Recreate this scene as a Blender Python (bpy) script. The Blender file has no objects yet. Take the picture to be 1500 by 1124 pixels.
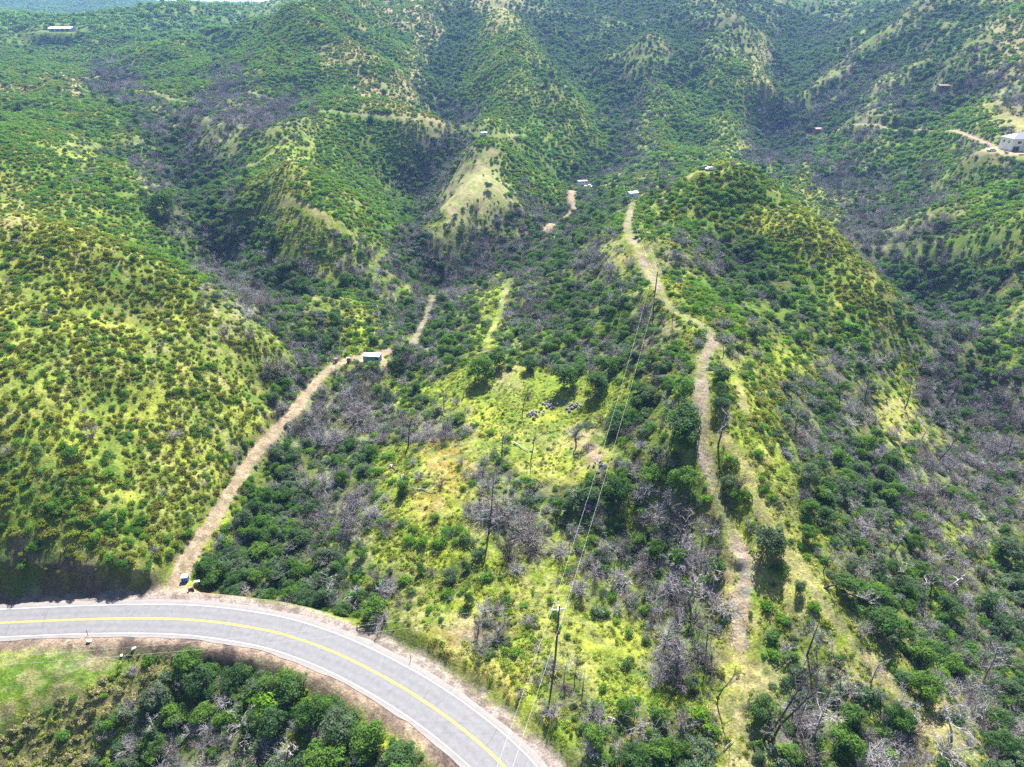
import bpy, math, random
import numpy as np
from mathutils import Vector, Matrix, Quaternion
R = math.radians
random.seed(7); rng = np.random.default_rng(7)
S = bpy.context.scene
COL = S.collection

# ------------------------------------------------------------------ camera, sky, sun, exposure
CAM_H, PITCH, FPX = 95.0, R(27.0), 1000.0
cd = bpy.data.cameras.new('camera'); cam = bpy.data.objects.new('camera', cd); COL.objects.link(cam)
cam.location = (0, 0, CAM_H); cam.rotation_euler = (R(90) - PITCH, 0, 0)
cd.sensor_width = 36; cd.lens = 24; cd.clip_start = .5; cd.clip_end = 20000
S.camera = cam
SUN_EL, SUN_AZ = R(53), R(12)            # sun ahead of the camera, a little to the right (azimuth from +Y towards +X)
w = bpy.data.worlds.new('World'); S.world = w; w.use_nodes = True
wn = w.node_tree.nodes; wl = w.node_tree.links; wn.clear()
sky = wn.new('ShaderNodeTexSky'); sky.sky_type = 'NISHITA'; sky.sun_disc = False
sky.sun_elevation = SUN_EL; sky.sun_rotation = SUN_AZ; sky.altitude = 300; sky.air_density = 1.0; sky.dust_density = 1.5
bg = wn.new('ShaderNodeBackground'); bg.inputs['Strength'].default_value = .05
wo = wn.new('ShaderNodeOutputWorld'); wl.new(sky.outputs[0], bg.inputs[0]); wl.new(bg.outputs[0], wo.inputs[0])
sd = bpy.data.lights.new('sun', 'SUN'); sd.energy = 5.0; sd.angle = R(.5); sd.color = (1, .965, .90)
sun = bpy.data.objects.new('sun', sd); COL.objects.link(sun); sun.location = (0, 0, 400)
sdir = Vector((math.sin(SUN_AZ) * math.cos(SUN_EL), math.cos(SUN_AZ) * math.cos(SUN_EL), math.sin(SUN_EL)))
sun.rotation_euler = sdir.to_track_quat('Z', 'Y').to_euler()
S.view_settings.view_transform = 'Standard'; S.view_settings.look = 'None'
S.view_settings.exposure = 1.97; S.view_settings.gamma = 1; S.view_settings.use_curve_mapping = False
S.cycles.max_bounces = 6; S.cycles.diffuse_bounces = 2; S.cycles.transmission_bounces = 3
S.cycles.volume_bounces = 0; S.cycles.transparent_max_bounces = 4; S.cycles.caustics_reflective = False; S.cycles.caustics_refractive = False
S.cycles.use_denoising = False

# ------------------------------------------------------------------ survey helpers (photo pixel -> place in the world)
cp, sp = math.cos(PITCH), math.sin(PITCH)
def ray(px, py):
    a = (px - 750) / FPX; b = (562 - py) / FPX
    return a, cp + b * sp, -sp + b * cp
def at_z(px, py, z):
    x, y, k = ray(px, py); t = (z - CAM_H) / k
    return x * t, y * t, z
def at_y(px, py, Y):
    x, y, k = ray(px, py); t = Y / y
    return x * t, Y, CAM_H + k * t
def project(x, y, z):
    dz = z - CAM_H
    dep = y * cp - dz * sp; v = y * sp + dz * cp
    dep = np.where(dep < 1, 1, dep)
    return 750 + FPX * x / dep, 562 - FPX * v / dep, dep

# ------------------------------------------------------------------ noise
def _h(ix, iy, s):
    n = (ix.astype(np.int64) * 374761393 + iy.astype(np.int64) * 668265263 + s * 1442695041) & 0x7fffffff
    n = ((n ^ (n >> 13)) * 1274126177) & 0x7fffffff
    n = (n ^ (n >> 16)) & 0xffff
    return n / 65535.0
def vnoise(x, y, s=0):
    x = np.asarray(x, float); y = np.asarray(y, float)
    ix = np.floor(x); iy = np.floor(y); fx = x - ix; fy = y - iy
    ux = fx * fx * fx * (fx * (fx * 6 - 15) + 10); uy = fy * fy * fy * (fy * (fy * 6 - 15) + 10)
    a = _h(ix, iy, s); b = _h(ix + 1, iy, s); c = _h(ix, iy + 1, s); d = _h(ix + 1, iy + 1, s)
    return (a + (b - a) * ux) * (1 - uy) + (c + (d - c) * ux) * uy
def fbm(x, y, s=0, o=4):
    r = 0; A = .5; T = 0
    for k in range(o):
        r = r + A * vnoise(x * 2 ** k + 17.3 * k, y * 2 ** k - 9.1 * k, s + k); T += A; A *= .5
    return r / T
def ss(a, b, x):
    t = np.clip((x - a) / (b - a), 0, 1); return t * t * (3 - 2 * t)

# ------------------------------------------------------------------ road centre line
RZ0, RZ1 = -5.0, 0.0
road_px = [(0, 912.5), (60, 910), (107, 907.8), (187, 906), (267, 907), (333, 913.5), (400, 925), (428, 933), (482, 952), (535, 977), (588, 1006), (642, 1041), (695, 1082), (740, 1123)]
rc = [at_z(px, py, RZ0 + (RZ1 - RZ0) * px / 740) for px, py in road_px]
d0 = np.array(rc[0]) - np.array(rc[2]); d0 = d0 / np.hypot(d0[0], d0[1])
pre = [tuple(np.array(rc[0]) + d0 * k + np.array([0, -k * k * .0006, 0])) for k in (220, 150, 100, 60, 25)]
post = [(2.9, 58.2, 0.2), (6.6, 51, .4), (9.4, 42, .6), (10.6, 32, .8), (10.2, 22, 1), (8, 10, 1.2), (4, -6, 1.4), (-2, -30, 1.6)]
rp = np.array(pre + rc + post)
def spline(P, step=1.0, smooth=3):
    P = np.array(P, float)
    Q = [P[0]]
    Pp = np.vstack([2 * P[0] - P[1], P, 2 * P[-1] - P[-2]])
    for i in range(1, len(Pp) - 2):
        p0, p1, p2, p3 = Pp[i - 1], Pp[i], Pp[i + 1], Pp[i + 2]
        n = max(2, int(np.linalg.norm(p2 - p1) / step))
        for k in range(1, n + 1):
            t = k / n
            Q.append(.5 * ((2 * p1) + (-p0 + p2) * t + (2 * p0 - 5 * p1 + 4 * p2 - p3) * t * t + (-p0 + 3 * p1 - 3 * p2 + p3) * t ** 3))
    Q = np.array(Q)
    for _ in range(smooth):
        Q[1:-1] = .25 * Q[:-2] + .5 * Q[1:-1] + .25 * Q[2:]
    return Q
RC = spline(rp, 1.0, 12)
rt = np.gradient(RC, axis=0); rt[:, 2] = 0; rt /= np.linalg.norm(rt, axis=1)[:, None]
RN = np.stack([-rt[:, 1], rt[:, 0], np.zeros(len(rt))], 1)      # left normal = outer (uphill) side
def road_sd(x, y):
    """signed distance to the road centre (positive uphill), nearest road height, index"""
    x = np.asarray(x, float); y = np.asarray(y, float)
    best = np.full(x.shape, 1e9); idx = np.zeros(x.shape, int)
    near = (y < 180) & (x < 120)
    xs, ys = x[near], y[near]; b = np.full(xs.shape, 1e9); ii = np.zeros(xs.shape, int)
    for i in range(0, len(RC)):
        d = (xs - RC[i, 0]) ** 2 + (ys - RC[i, 1]) ** 2
        m = d < b; b[m] = d[m]; ii[m] = i
    dd = (xs - RC[ii, 0]) * RN[ii, 0] + (ys - RC[ii, 1]) * RN[ii, 1]
    sg = np.where(dd >= 0, 1, -1) * np.sqrt(b)
    out = np.full(x.shape, 1e3); out[near] = sg; idx[near] = ii
    return out, RC[idx, 2], idx

# ------------------------------------------------------------------ terrain survey points: (px, py, z) or (px, py, None, Y)
CPZ = [
 # roadside bank and left hillside
 (0,886,-4),(60,884,-3.6),(120,882,-3.2),(180,878,-3),(0,800,3.6),(60,802,3.3),(110,808,2.8),(160,832,1.0),(200,845,0),
 (0,600,22),(100,700,11.5),(200,600,15),(200,700,7.5),(300,650,7),(250,760,2),(100,500,28),(0,500,30),(200,450,28),(0,400,39),
 (0,312,49),(100,350,44),(200,385,37),(300,440,26),(390,490,17),(300,560,15),(350,600,8),(390,560,8),(420,545,7.5),
 # driveway
 (245,858,-3.6),(290,790,-1.5),(330,730,-.2),(370,670,1),(400,635,2),(430,600,2.6),(455,570,3.4),(480,545,4),(510,527,4.4),(560,520,4.5),
 # creek A
 (330,865,-6),(340,820,-5.5),(430,740,-4),(520,630,-1.5),(590,560,1),(610,480,1),(640,400,4),(620,320,9),(600,270,13),(640,220,20),(650,180,34),
 (450,860,-4.5),(400,870,-5),(520,880,-3),
 # gully behind left hill
 (450,530,3),(400,440,4),(330,380,8),(250,290,17),(330,300,27),(200,240,37),
 # mid left slopes
 (0,285,38),(60,270,40),(430,250,40),(480,340,24),(440,300,31),(500,440,11),(560,440,4),(400,350,20),(480,500,6),
 (300,170,50),(100,200,48),(0,230,48),(400,180,50),(500,180,46),(600,200,38),(0,180,50),
 # middle spur and clearing above the road
 (600,925,0.6),(650,950,.8),(700,985,.6),(745,1035,.8),(800,1090,1),(780,1000,1.6),(815,968,2.6),(700,900,2.6),(700,850,4.5),(700,700,8.5),(760,600,11),(700,540,10),(850,600,13),(600,700,4.5),(550,780,1.5),(620,850,1.8),(530,850,-.5),(650,620,4),
 (560,640,0.5),(470,780,-2.5),(750,780,7),(850,700,11),
 # ridge R
 (1030,650,21.5),(1080,830,10.5),(1030,560,28),(1000,470,30.5),(960,420,31),(930,360,30.5),(920,300,27),(960,288,32),(1060,745,15.5),(1085,900,7.6),(1060,955,5.5),
 (900,500,19),(850,450,14),(800,400,13),(850,350,14),(900,420,22),(750,450,10),(700,450,8),(950,800,7),(850,850,5),(950,600,19),(900,950,3),(900,1020,2.2),(1000,1040,3),(1000,1100,1.5),(900,1110,1.2),(820,1110,1),
 # hill at the top of the ridge
 (1060,243,50),(1000,262,41),(1100,300,39),(1100,400,22),(1050,430,25),(1000,350,33),(1100,248,49),(1200,325,37),(1300,425,22),(1340,480,11),(1200,420,22),(1200,500,14),(1150,460,20),
 (1110,205,22),(1215,306,3),(1250,345,0),
 # ridge R2 and the right valley
 (1100,560,24),(1130,600,22),(1150,700,19),(1190,820,13),(1230,900,10),(1310,1000,5),(1400,1080,3),(1250,700,7),(1250,600,9),(1350,560,1),(1350,700,1),(1300,850,2),(1370,950,-1),
 (1480,1050,-5),(1480,900,-6),(1460,800,-6),(1450,700,-7),(1450,600,-6),(1400,500,-6),(1100,960,5),(1200,1050,4),(1300,1100,3),(1150,1110,2.5),
 # valley B and right mountain
 (1345,430,-3),(1150,235,16),(1250,260,15),(1350,300,24),(1450,330,27),(1480,450,11),(1480,250,36),(1400,240,32),(1400,400,8),
 (1300,183,40),(1400,186,46),(1480,215,44),(1440,212,41),(1200,195,27),(1490,560,2),
 (1130,215,20),(1060,180,36),(1070,215,25),(1000,200,28),(880,225,22),(820,270,11),(800,330,6),(740,370,7),(835,300,11),(855,272,15),(925,290,21),(890,250,19),(960,255,24),
 # central spur
 (710,200,43),(700,250,35),(740,290,25),(700,300,24.5),(660,318,22),(632,292,23),(700,338,15),(760,340,13),(780,250,25),(740,330,15),(690,325,18),
 # canyon below the road, lower left
 (300,1000,-6.8),(200,1100,-13),(400,1050,-6.5),(500,1110,-4),(600,1110,-1.6),(100,1050,-9),(0,1100,-12),(50,990,-5.6),(0,960,-5.4),(150,965,-5.2),(0,1010,-5.8),(100,1010,-6.2),(200,960,-5),(300,955,-4.4),(350,972,-4.6),(430,1005,-4),(560,1072,-2),
]
CPY = [
 (560,150,500),(640,178,500),(380,140,520),(450,52,660),(380,95,600),(560,108,580),(640,112,660),(655,150,600),(690,20,820),(600,52,760),(640,62,740),(540,2,830),(470,8,780),
 (730,40,730),(770,115,600),(740,98,610),(700,110,620),(790,140,560),(850,180,530),(870,130,650),(840,80,730),(860,20,870),(930,58,700),(960,120,640),(960,20,830),(1000,190,560),(1000,130,620),
 (1090,50,760),(1110,110,660),(1180,60,830),(1150,120,710),(1138,180,610),(1200,0,980),(1250,60,700),(1220,140,620),(1300,100,580),(1400,80,560),(1400,0,680),(1490,100,480),(1490,20,560),(1100,0,900),(780,0,900),(900,0,930),(1000,0,950),
 (30,100,700),(10,62,820),(200,112,640),(230,75,780),(300,62,820),(400,28,920),(335,42,1000),(60,128,560),(150,118,600),(130,135,530),(30,140,520),(90,47,900),(30,48,900),(150,56,880),(200,85,800),(350,80,720),
 (60,25,1700),(150,3,2200),(300,13,2600),(440,12,2600),(380,15,2600),(250,11,2600),(0,12,2000),(350,30,1400),(200,20,1900),(250,45,1300),(100,35,1500),(210,2,2500),(0,2,2500),
]
WPT = [(330,60,20),(300,120,32),(420,200,60),(380,320,75),(520,420,110),(650,600,160),(230,20,10),(100,30,0),(120,60,-4),(150,95,-7),(60,40,2),
 (-260,140,38),(-150,92,8),(-190,90,11),(-300,60,14),(-380,260,80),(-420,420,70),(-600,600,95),(-160,40,-12),(-120,60,-9),(-60,20,-12),(-100,-60,-20),(60,-60,5),(0,-200,0),
 (-700,1000,120),(-1200,1500,160),(0,1300,210),(400,1400,230),(900,1100,230),(-300,1100,140),(-400,1000,128),(200,1100,170),(-60,1100,170),
 (-1800,2600,180),(-800,3300,90),(500,3300,160),(2000,2500,200),(-2500,900,120),(2300,500,150),(-2000,-1500,40),(2000,-1500,60),(0,-2500,30),(0,4800,60),(-3500,4500,60),(3500,4500,60)]
C3 = np.array([at_z(*c) for c in CPZ] + [at_y(*c) for c in CPY] + WPT, float)
def _warp(x, y):
    return x, y
cx, cy, cz = C3[:, 0], C3[:, 1], C3[:, 2]
crad = np.hypot(cx, cy)
cc = np.clip(crad * .03, 3, 40)
n = len(cx)
Rm = np.sqrt((cx[:, None] - cx[None]) ** 2 + (cy[:, None] - cy[None]) ** 2 + cc[None] ** 2)
A = np.zeros((n + 3, n + 3)); A[:n, :n] = Rm + np.eye(n) * 0
A[:n, :n] -= np.eye(n) * np.clip(crad * .004, .2, 4)      # smoothing
A[:n, n] = 1; A[:n, n + 1] = cx; A[:n, n + 2] = cy; A[n:, :n] = A[:n, n:].T
sol = np.linalg.solve(A, np.concatenate([cz, [0, 0, 0]]))
def rbf(x, y):
    out = np.empty(x.size); xf = x.ravel(); yf = y.ravel()
    for i in range(0, x.size, 20000):
        a = xf[i:i + 20000, None]; b = yf[i:i + 20000, None]
        r = np.sqrt((a - cx) ** 2 + (b - cy) ** 2 + cc ** 2)
        out[i:i + 20000] = r @ sol[:n] + sol[n] + sol[n + 1] * a[:, 0] + sol[n + 2] * b[:, 0]
    return out.reshape(x.shape)

# crests and gullies of the far slopes: pixel polyline, height change, half width m
LINES = [([(735,28),(750,75),(755,120),(735,165),(715,200)],9,26),([(760,60),(800,115),(838,150),(862,182)],6,20),([(430,45),(480,62),(540,100),(600,145),(642,178)],10,24),([(465,22),(520,50),(580,88),(628,125)],9,24),
 ([(880,2),(925,60),(950,95),(980,135),(1010,180)],11,28),([(1040,2),(1075,50),(1105,95),(1122,140)],11,26),([(1050,70),(1052,120),(1062,185)],7,22),([(20,46),(90,45),(150,55),(190,70),(215,92)],6,26),
 ([(500,5),(430,30),(370,46),(300,68),(240,92)],9,30),([(1380,5),(1300,60),(1230,110),(1175,155)],10,30),([(1450,60),(1380,120),(1300,170)],6,26),([(420,225),(440,280),(480,325),(540,372),(590,420)],4,16),
 ([(690,20),(655,80),(640,130),(650,185),(625,240),(600,300),(618,380)],-10,22),([(845,30),(850,80),(868,130),(885,190),(870,235),(835,262)],-10,22),([(1185,10),(1170,60),(1150,110),(1140,170),(1130,215)],-11,24),
 ([(985,30),(1010,90),(1030,150),(1020,200)],-9,20),([(330,100),(250,108),(160,118),(110,135)],-7,22),([(330,380),(300,300),(262,250),(250,200)],-6,18),([(790,20),(800,60),(820,95)],-6,18),([(930,20),(905,80),(915,130),(900,190)],-7,18),
 ([(1400,150),(1330,230),(1290,330)],-5,20),([(1480,280),(1420,360),(1380,440)],-5,18),([(450,120),(400,160),(380,210)],-5,18),([(150,180),(120,230),(60,260)],-4,16)]
# tracks cut into the slopes: pixel polyline, start/end heights come from the ground; (points, width m, kind)
TRACKS = [
 ([(262,884),(252,866),(262,842),(282,808),(300,782),(330,733),(350,700),(370,668),(400,635),(430,603),(452,573),(470,553),(490,537),(512,526),(545,518),(568,515)], 2.9, 'drive'),
 ([(933,292),(922,318),(921,345),(938,375),(952,405),(968,432),(1000,462),(1042,493),(1030,530),(1027,575),(1030,620),(1030,655),(1045,705),(1065,760),(1083,812)], 3.0, 'track'),
 ([(890,358),(920,355),(950,372),(960,410)], 4.5, 'steep'),
 ([(1042,493),(1070,540),(1090,600)], 2.2, 'steep'),
 ([(1062,640),(1095,690),(1110,740),(1150,800),(1185,850),(1215,900),(1290,985),(1330,1030),(1400,1090)], 2.2, 'steep'),
 ([(645,420),(630,450),(620,475),(605,503)], 2.6, 'track'),
 ([(745,410),(735,450),(718,490),(712,515)], 2.4, 'steep'),
 ([(838,280),(836,293),(842,305),(828,322),(800,340)], 3.4, 'drive'),
 ([(800,340),(760,344),(720,336),(690,330)], 2.6, 'steep'),
 ([(735,222),(716,224),(700,250),(685,275),(668,300),(655,322)], 4, 'steep'),
 ([(930,288),(955,283),(975,270),(1010,258),(1045,248)], 4, 'steep'),
 ([(860,276),(885,272),(905,268)], 4, 'track'),
 ([(1180,196),(1230,190),(1300,189),(1360,191),(1405,194),(1440,208),(1462,222),(1500,226)], 3.6, 'drive'),
 ([(470,163),(530,168),(580,172),(640,178)], 4, 'steep'),
 ([(0,138),(50,137),(85,139)], 5, 'steep'),
 ([(115,127),(180,131),(240,141),(300,147),(340,141),(400,146)], 5, 'steep'),
 ([(270,150),(200,152),(150,160),(60,168),(0,166)], 3, 'steep'),
 ([(100,212),(150,214)], 3, 'steep'),
 ([(700,200),(740,199),(770,198)], 5, 'steep'),
 ([(345,250),(375,240),(400,222)], 5, 'steep'),
 ([(410,298),(440,300),(480,320),(500,335)], 3, 'steep'),
 ([(405,420),(440,438),(465,440)], 2.5, 'steep'),
 ([(190,946),(150,972),(110,996),(60,1020),(0,1050)], 1.6, 'steep'),
 ([(165,950),(120,975),(90,985)], 1.6, 'track'),
 ([(1083,812),(1097,850),(1080,890),(1085,940)], 2.5, 'soilpatch'),
 ([(1125,985),(1110,1000)], 3, 'steep'),
 ([(735,545),(760,566)], 2.4, 'steep'),
]
# ------------------------------------------------------------------ terrain grid: polar sheet, fine where the photograph looks
th_f = np.linspace(-50, 50, 481)
th_l = -50 - np.cumsum(np.linspace(.4, 12, 22)); th_l = th_l[th_l > -179]
th = np.concatenate([th_l[::-1], th_f, -th_l]) * math.pi / 180
rr = np.concatenate([[2, 12, 24, 34, 42, 48], np.geomspace(52, 1000, 680), np.geomspace(1012, 6500, 110)])
NT, NR = len(th), len(rr)
TH, RR = np.meshgrid(th, rr, indexing='ij')
GX = RR * np.sin(TH); GY = RR * np.cos(TH)
GZ = rbf(GX, GY)
def relief(x, y):
    r = np.hypot(x, y)
    big = ss(330, 620, r)
    wx = x + 30 * (fbm(x / 90, y / 90, 5) - .5); wy = y + 30 * (fbm(x / 90, y / 90, 9) - .5)
    rid = 1 - np.abs(2 * fbm(wx / 75, wy / 75, 21, 3) - 1) * 2
    z = big * (6 * (rid - .55)) + ss(1000, 1800, r) * 12 * (1 - np.abs(2 * fbm(x / 500, y / 500, 31, 4) - 1) * 2 - .6)
    mid = ss(90, 260, r)
    z = z + (.6 + 2.2 * mid) * (fbm(x / 22, y / 22, 41, 3) - .5) + (.5 + .6 * mid) * (fbm(x / 5, y / 5, 51, 3) - .5) + .3 * (vnoise(x / 1.3, y / 1.3, 61) - .5)
    return z
GZ = GZ + relief(GX, GY)
lt = np.log
def lookup(G, x, y):
    x = np.asarray(x, float); y = np.asarray(y, float)
    t = np.arctan2(x, y); r = np.clip(np.hypot(x, y), rr[0], rr[-1] * .999)
    i = np.clip(np.searchsorted(th, t) - 1, 0, NT - 2); j = np.clip(np.searchsorted(rr, r) - 1, 0, NR - 2)
    a = np.clip((t - th[i]) / (th[i + 1] - th[i]), 0, 1); b = (r - rr[j]) / (rr[j + 1] - rr[j])
    return (G[i, j] * (1 - a) + G[i + 1, j] * a) * (1 - b) + (G[i, j + 1] * (1 - a) + G[i + 1, j + 1] * a) * b
def hit(px, py, G=None, ymin=20, ymax=6000):
    """walk a survey ray until it meets the ground"""
    G = GZ if G is None else G
    x, y, k = ray(px, py)
    ts = np.geomspace(ymin, ymax, 2600) / y
    X, Y, Z = x * ts, y * ts, CAM_H + k * ts
    g = lookup(G, X, Y); b = np.nonzero(Z < g)[0]
    if len(b) == 0: return None
    i = max(b[0], 1); d0 = Z[i - 1] - g[i - 1]; d1 = Z[i] - g[i]; f = d0 / (d0 - d1 + 1e-9)
    t = ts[i - 1] + (ts[i] - ts[i - 1]) * f
    return np.array([x * t, y * t, float(lookup(G, x * t, y * t))])
def flatten_along(P, half, soft, drop=0.0):
    """level the ground across a track that runs along P (n,3)"""
    global GZ
    x0, x1 = P[:, 0].min() - half - soft, P[:, 0].max() + half + soft; y0, y1 = P[:, 1].min() - half - soft, P[:, 1].max() + half + soft
    m = (GX > x0) & (GX < x1) & (GY > y0) & (GY < y1)
    if not m.any(): return None
    xs, ys = GX[m], GY[m]; b = np.full(xs.shape, 1e9); zi = np.zeros(xs.shape)
    for p in P:
        d = np.hypot(xs - p[0], ys - p[1]); q = d < b; b[q] = d[q]; zi[q] = p[2]
    wgt = 1 - ss(half, half + soft, b)
    GZ[m] = GZ[m] * (1 - wgt) + (zi - drop) * wgt
    return m, b
for pts, amp, hw in LINES:
    P = [hit(*p) for p in pts]; P = [p for p in P if p is not None]
    K = [P[0]]
    for p in P[1:]:
        if np.linalg.norm(p - K[-1]) < 220: K.append(p)
    if len(K) < 2: continue
    Q = spline(K, 6, 2); x0, x1 = Q[:, 0].min() - 3 * hw, Q[:, 0].max() + 3 * hw; y0, y1 = Q[:, 1].min() - 3 * hw, Q[:, 1].max() + 3 * hw
    m = (GX > x0) & (GX < x1) & (GY > y0) & (GY < y1); xs, ys = GX[m], GY[m]; b = np.full(xs.shape, 1e9)
    for p in Q: b = np.minimum(b, (xs - p[0]) ** 2 + (ys - p[1]) ** 2)
    d_ = np.sqrt(b); GZ[m] += amp * 1.25 * (.65 * np.exp(-(d_ / hw) ** 2) + .35 * np.exp(-d_ / (hw * .5)))
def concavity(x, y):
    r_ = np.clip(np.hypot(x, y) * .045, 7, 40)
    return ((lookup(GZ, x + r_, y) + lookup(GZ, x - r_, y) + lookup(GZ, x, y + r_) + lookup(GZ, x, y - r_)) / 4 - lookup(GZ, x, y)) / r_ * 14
TW = {}
tracks_w = []
for pts, wd, kind in TRACKS:
    P = [hit(*p) for p in pts]; P = [p for p in P if p is not None]
    if len(P) < 2: continue
    K = [P[0]]
    for p in P[1:]:
        if np.linalg.norm(p - K[-1]) < 120: K.append(p)
    if len(K) < 2: continue
    Q = spline(K, 1.2, 6)
    z = lookup(GZ, Q[:, 0], Q[:, 1]); kk = 4
    zp = np.pad(z, kk, mode='edge'); Q[:, 2] = np.convolve(zp, np.ones(2 * kk + 1) / (2 * kk + 1), 'valid')
    tracks_w.append((Q, wd * (1 if kind == 'drive' else .72), kind))
for Q, wd, kind in tracks_w:
    if kind in ('drive', 'track') or RR.size == 0: flatten_along(Q, wd * .55, max(1.5, wd * .9))
TRK = {k: np.full(GX.shape, 1e3) for k in ('drive', 'track', 'steep', 'soilpatch')}
for Q, wd, kind in tracks_w:
    x0, x1 = Q[:, 0].min() - 15, Q[:, 0].max() + 15; y0, y1 = Q[:, 1].min() - 15, Q[:, 1].max() + 15
    m = (GX > x0) & (GX < x1) & (GY > y0) & (GY < y1)
    xs, ys = GX[m], GY[m]; b = np.full(xs.shape, 1e9)
    for p in Q: b = np.minimum(b, (xs - p[0]) ** 2 + (ys - p[1]) ** 2)
    TRK[kind][m] = np.minimum(TRK[kind][m], np.sqrt(b) - wd * .5)
# the road bed
SD, RZ, _ = road_sd(GX, GY)
wo_ = np.where(SD > 0, 1 - ss(6.6, 9.5, SD), 1 - ss(4.9, 8.5, -SD))
GZ = GZ * (1 - wo_) + (RZ - .06) * wo_
bk = ss(7, 10, SD) * (1 - ss(20, 34, SD)) * (1 - ss(-62, -48, GX)) * (SD < 500)
GZ = GZ + bk * (1.5 * (fbm(GX / 3, GY / 11, 501, 3) - .5) + 1.0 * (fbm(GX / 1.2, GY / 2.5, 511, 3) - .5))
# brown bank falling away from the inner edge
# pads: level ground under buildings (pixel of base centre, radius m)
def pad(px, py, rad, soft, dz=0):
    p = hit(px, py)
    if p is None: return None
    global GZ
    d = np.hypot(GX - p[0], GY - p[1]); w_ = 1 - ss(rad, rad + soft, d)
    GZ = GZ * (1 - w_) + (p[2] + dz) * w_
    return Vector((p[0], p[1], p[2] + dz))
P_HOUSE = pad(1492, 222, 14, 22)
P_SHED = pad(546, 529, 4, 4)
P_TANK = pad(926, 291, 4, 4)
P_BARN = pad(92, 47, 26, 12)
P_CARH = pad(1040, 252, 4, 4)
P_TRUCK = pad(857, 273, 5, 4)
P_DUMP = pad(272, 851, 1.6, 1.5)

# ------------------------------------------------------------------ cover map: what grows where, read off the photograph in 50 px cells
ZONES = [
"hhhhhhhggggttdsbbbbbbbbbbbbbbt","gggggggggttgtdgrdbbbbbtbbbbbbt","tttpggpgggttdggrdgdgggtbmmmmmp",
"ggggmppppgggtmrrrgmgggmmmmdggs","ggcgmmmgcgggmmggggmggcmmgmggmm","ygggmmdgygggmmmggmgmgggypmgmgg",
"yyyggmddycggmmmmmdgcggyyypmmgg","yyyyggmdmymmmppmdpcmmdgyypmmdd","yyyyyqmpddgmmmcmdpmcgddgyydmdd",
"yyyyyyypddymmdcmddmmcgddgydmdd","yyyyyyyymccdmddddmdddmcymmypmd","yyyyyyyymppcccccccdddcymmmcpmm",
"yyyyyyyypppmpmcccmdddcymmmmppp","yyyyyyymdmdcccmmccdddccmddmppp","qqyyyyqddpmccc pmddmmdccdddmmpm".replace(' ',''),
"qqqqqqoddmpcccppmdcmmcccdmmmcm".replace('o','c'),"kqqqqcdddmmccdcmcmmmpsscpmmmcd","kkqqkcdddmcmcccccmcmpssmcddcmd".replace('mccccc','mccccc'),
"kkkkccccccdccspccccpmscmcmmdmm","ccccoddddccccccccccpmssmcsddmd","coooddddddccccccmccccsmmmddsmd",
"ooommdmddddccccccmmddsmpdmpsmm","ooommmmmddddccccdmmddsmpdmpsmm"]
ZI = {c: i for i, c in enumerate('hgtdsbmpcryqokx')}
ZG = np.array([[ZI[c] for c in (r + r[-1] * 30)[:30]] for r in ZONES])
def zone_at(px, py, wob=16, s=3):
    a = px + wob * 2 * (fbm(px / 38, py / 38, s, 3) - .5) * 2; b = py + wob * 2 * (fbm(px / 38, py / 38, s + 50, 3) - .5) * 1.4
    return ZG[np.clip((b // 50).astype(int), 0, 22), np.clip((a // 50).astype(int), 0, 29)]
def inpoly(px, py, poly):
    c = np.zeros(px.shape, bool); n_ = len(poly)
    for i in range(n_):
        x0, y0 = poly[i]; x1, y1 = poly[i - 1]
        k = ((y0 > py) != (y1 > py)) & (px < (x1 - x0) * (py - y0) / ((y1 - y0) + 1e-9) + x0)
        c ^= k
    return c
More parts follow.
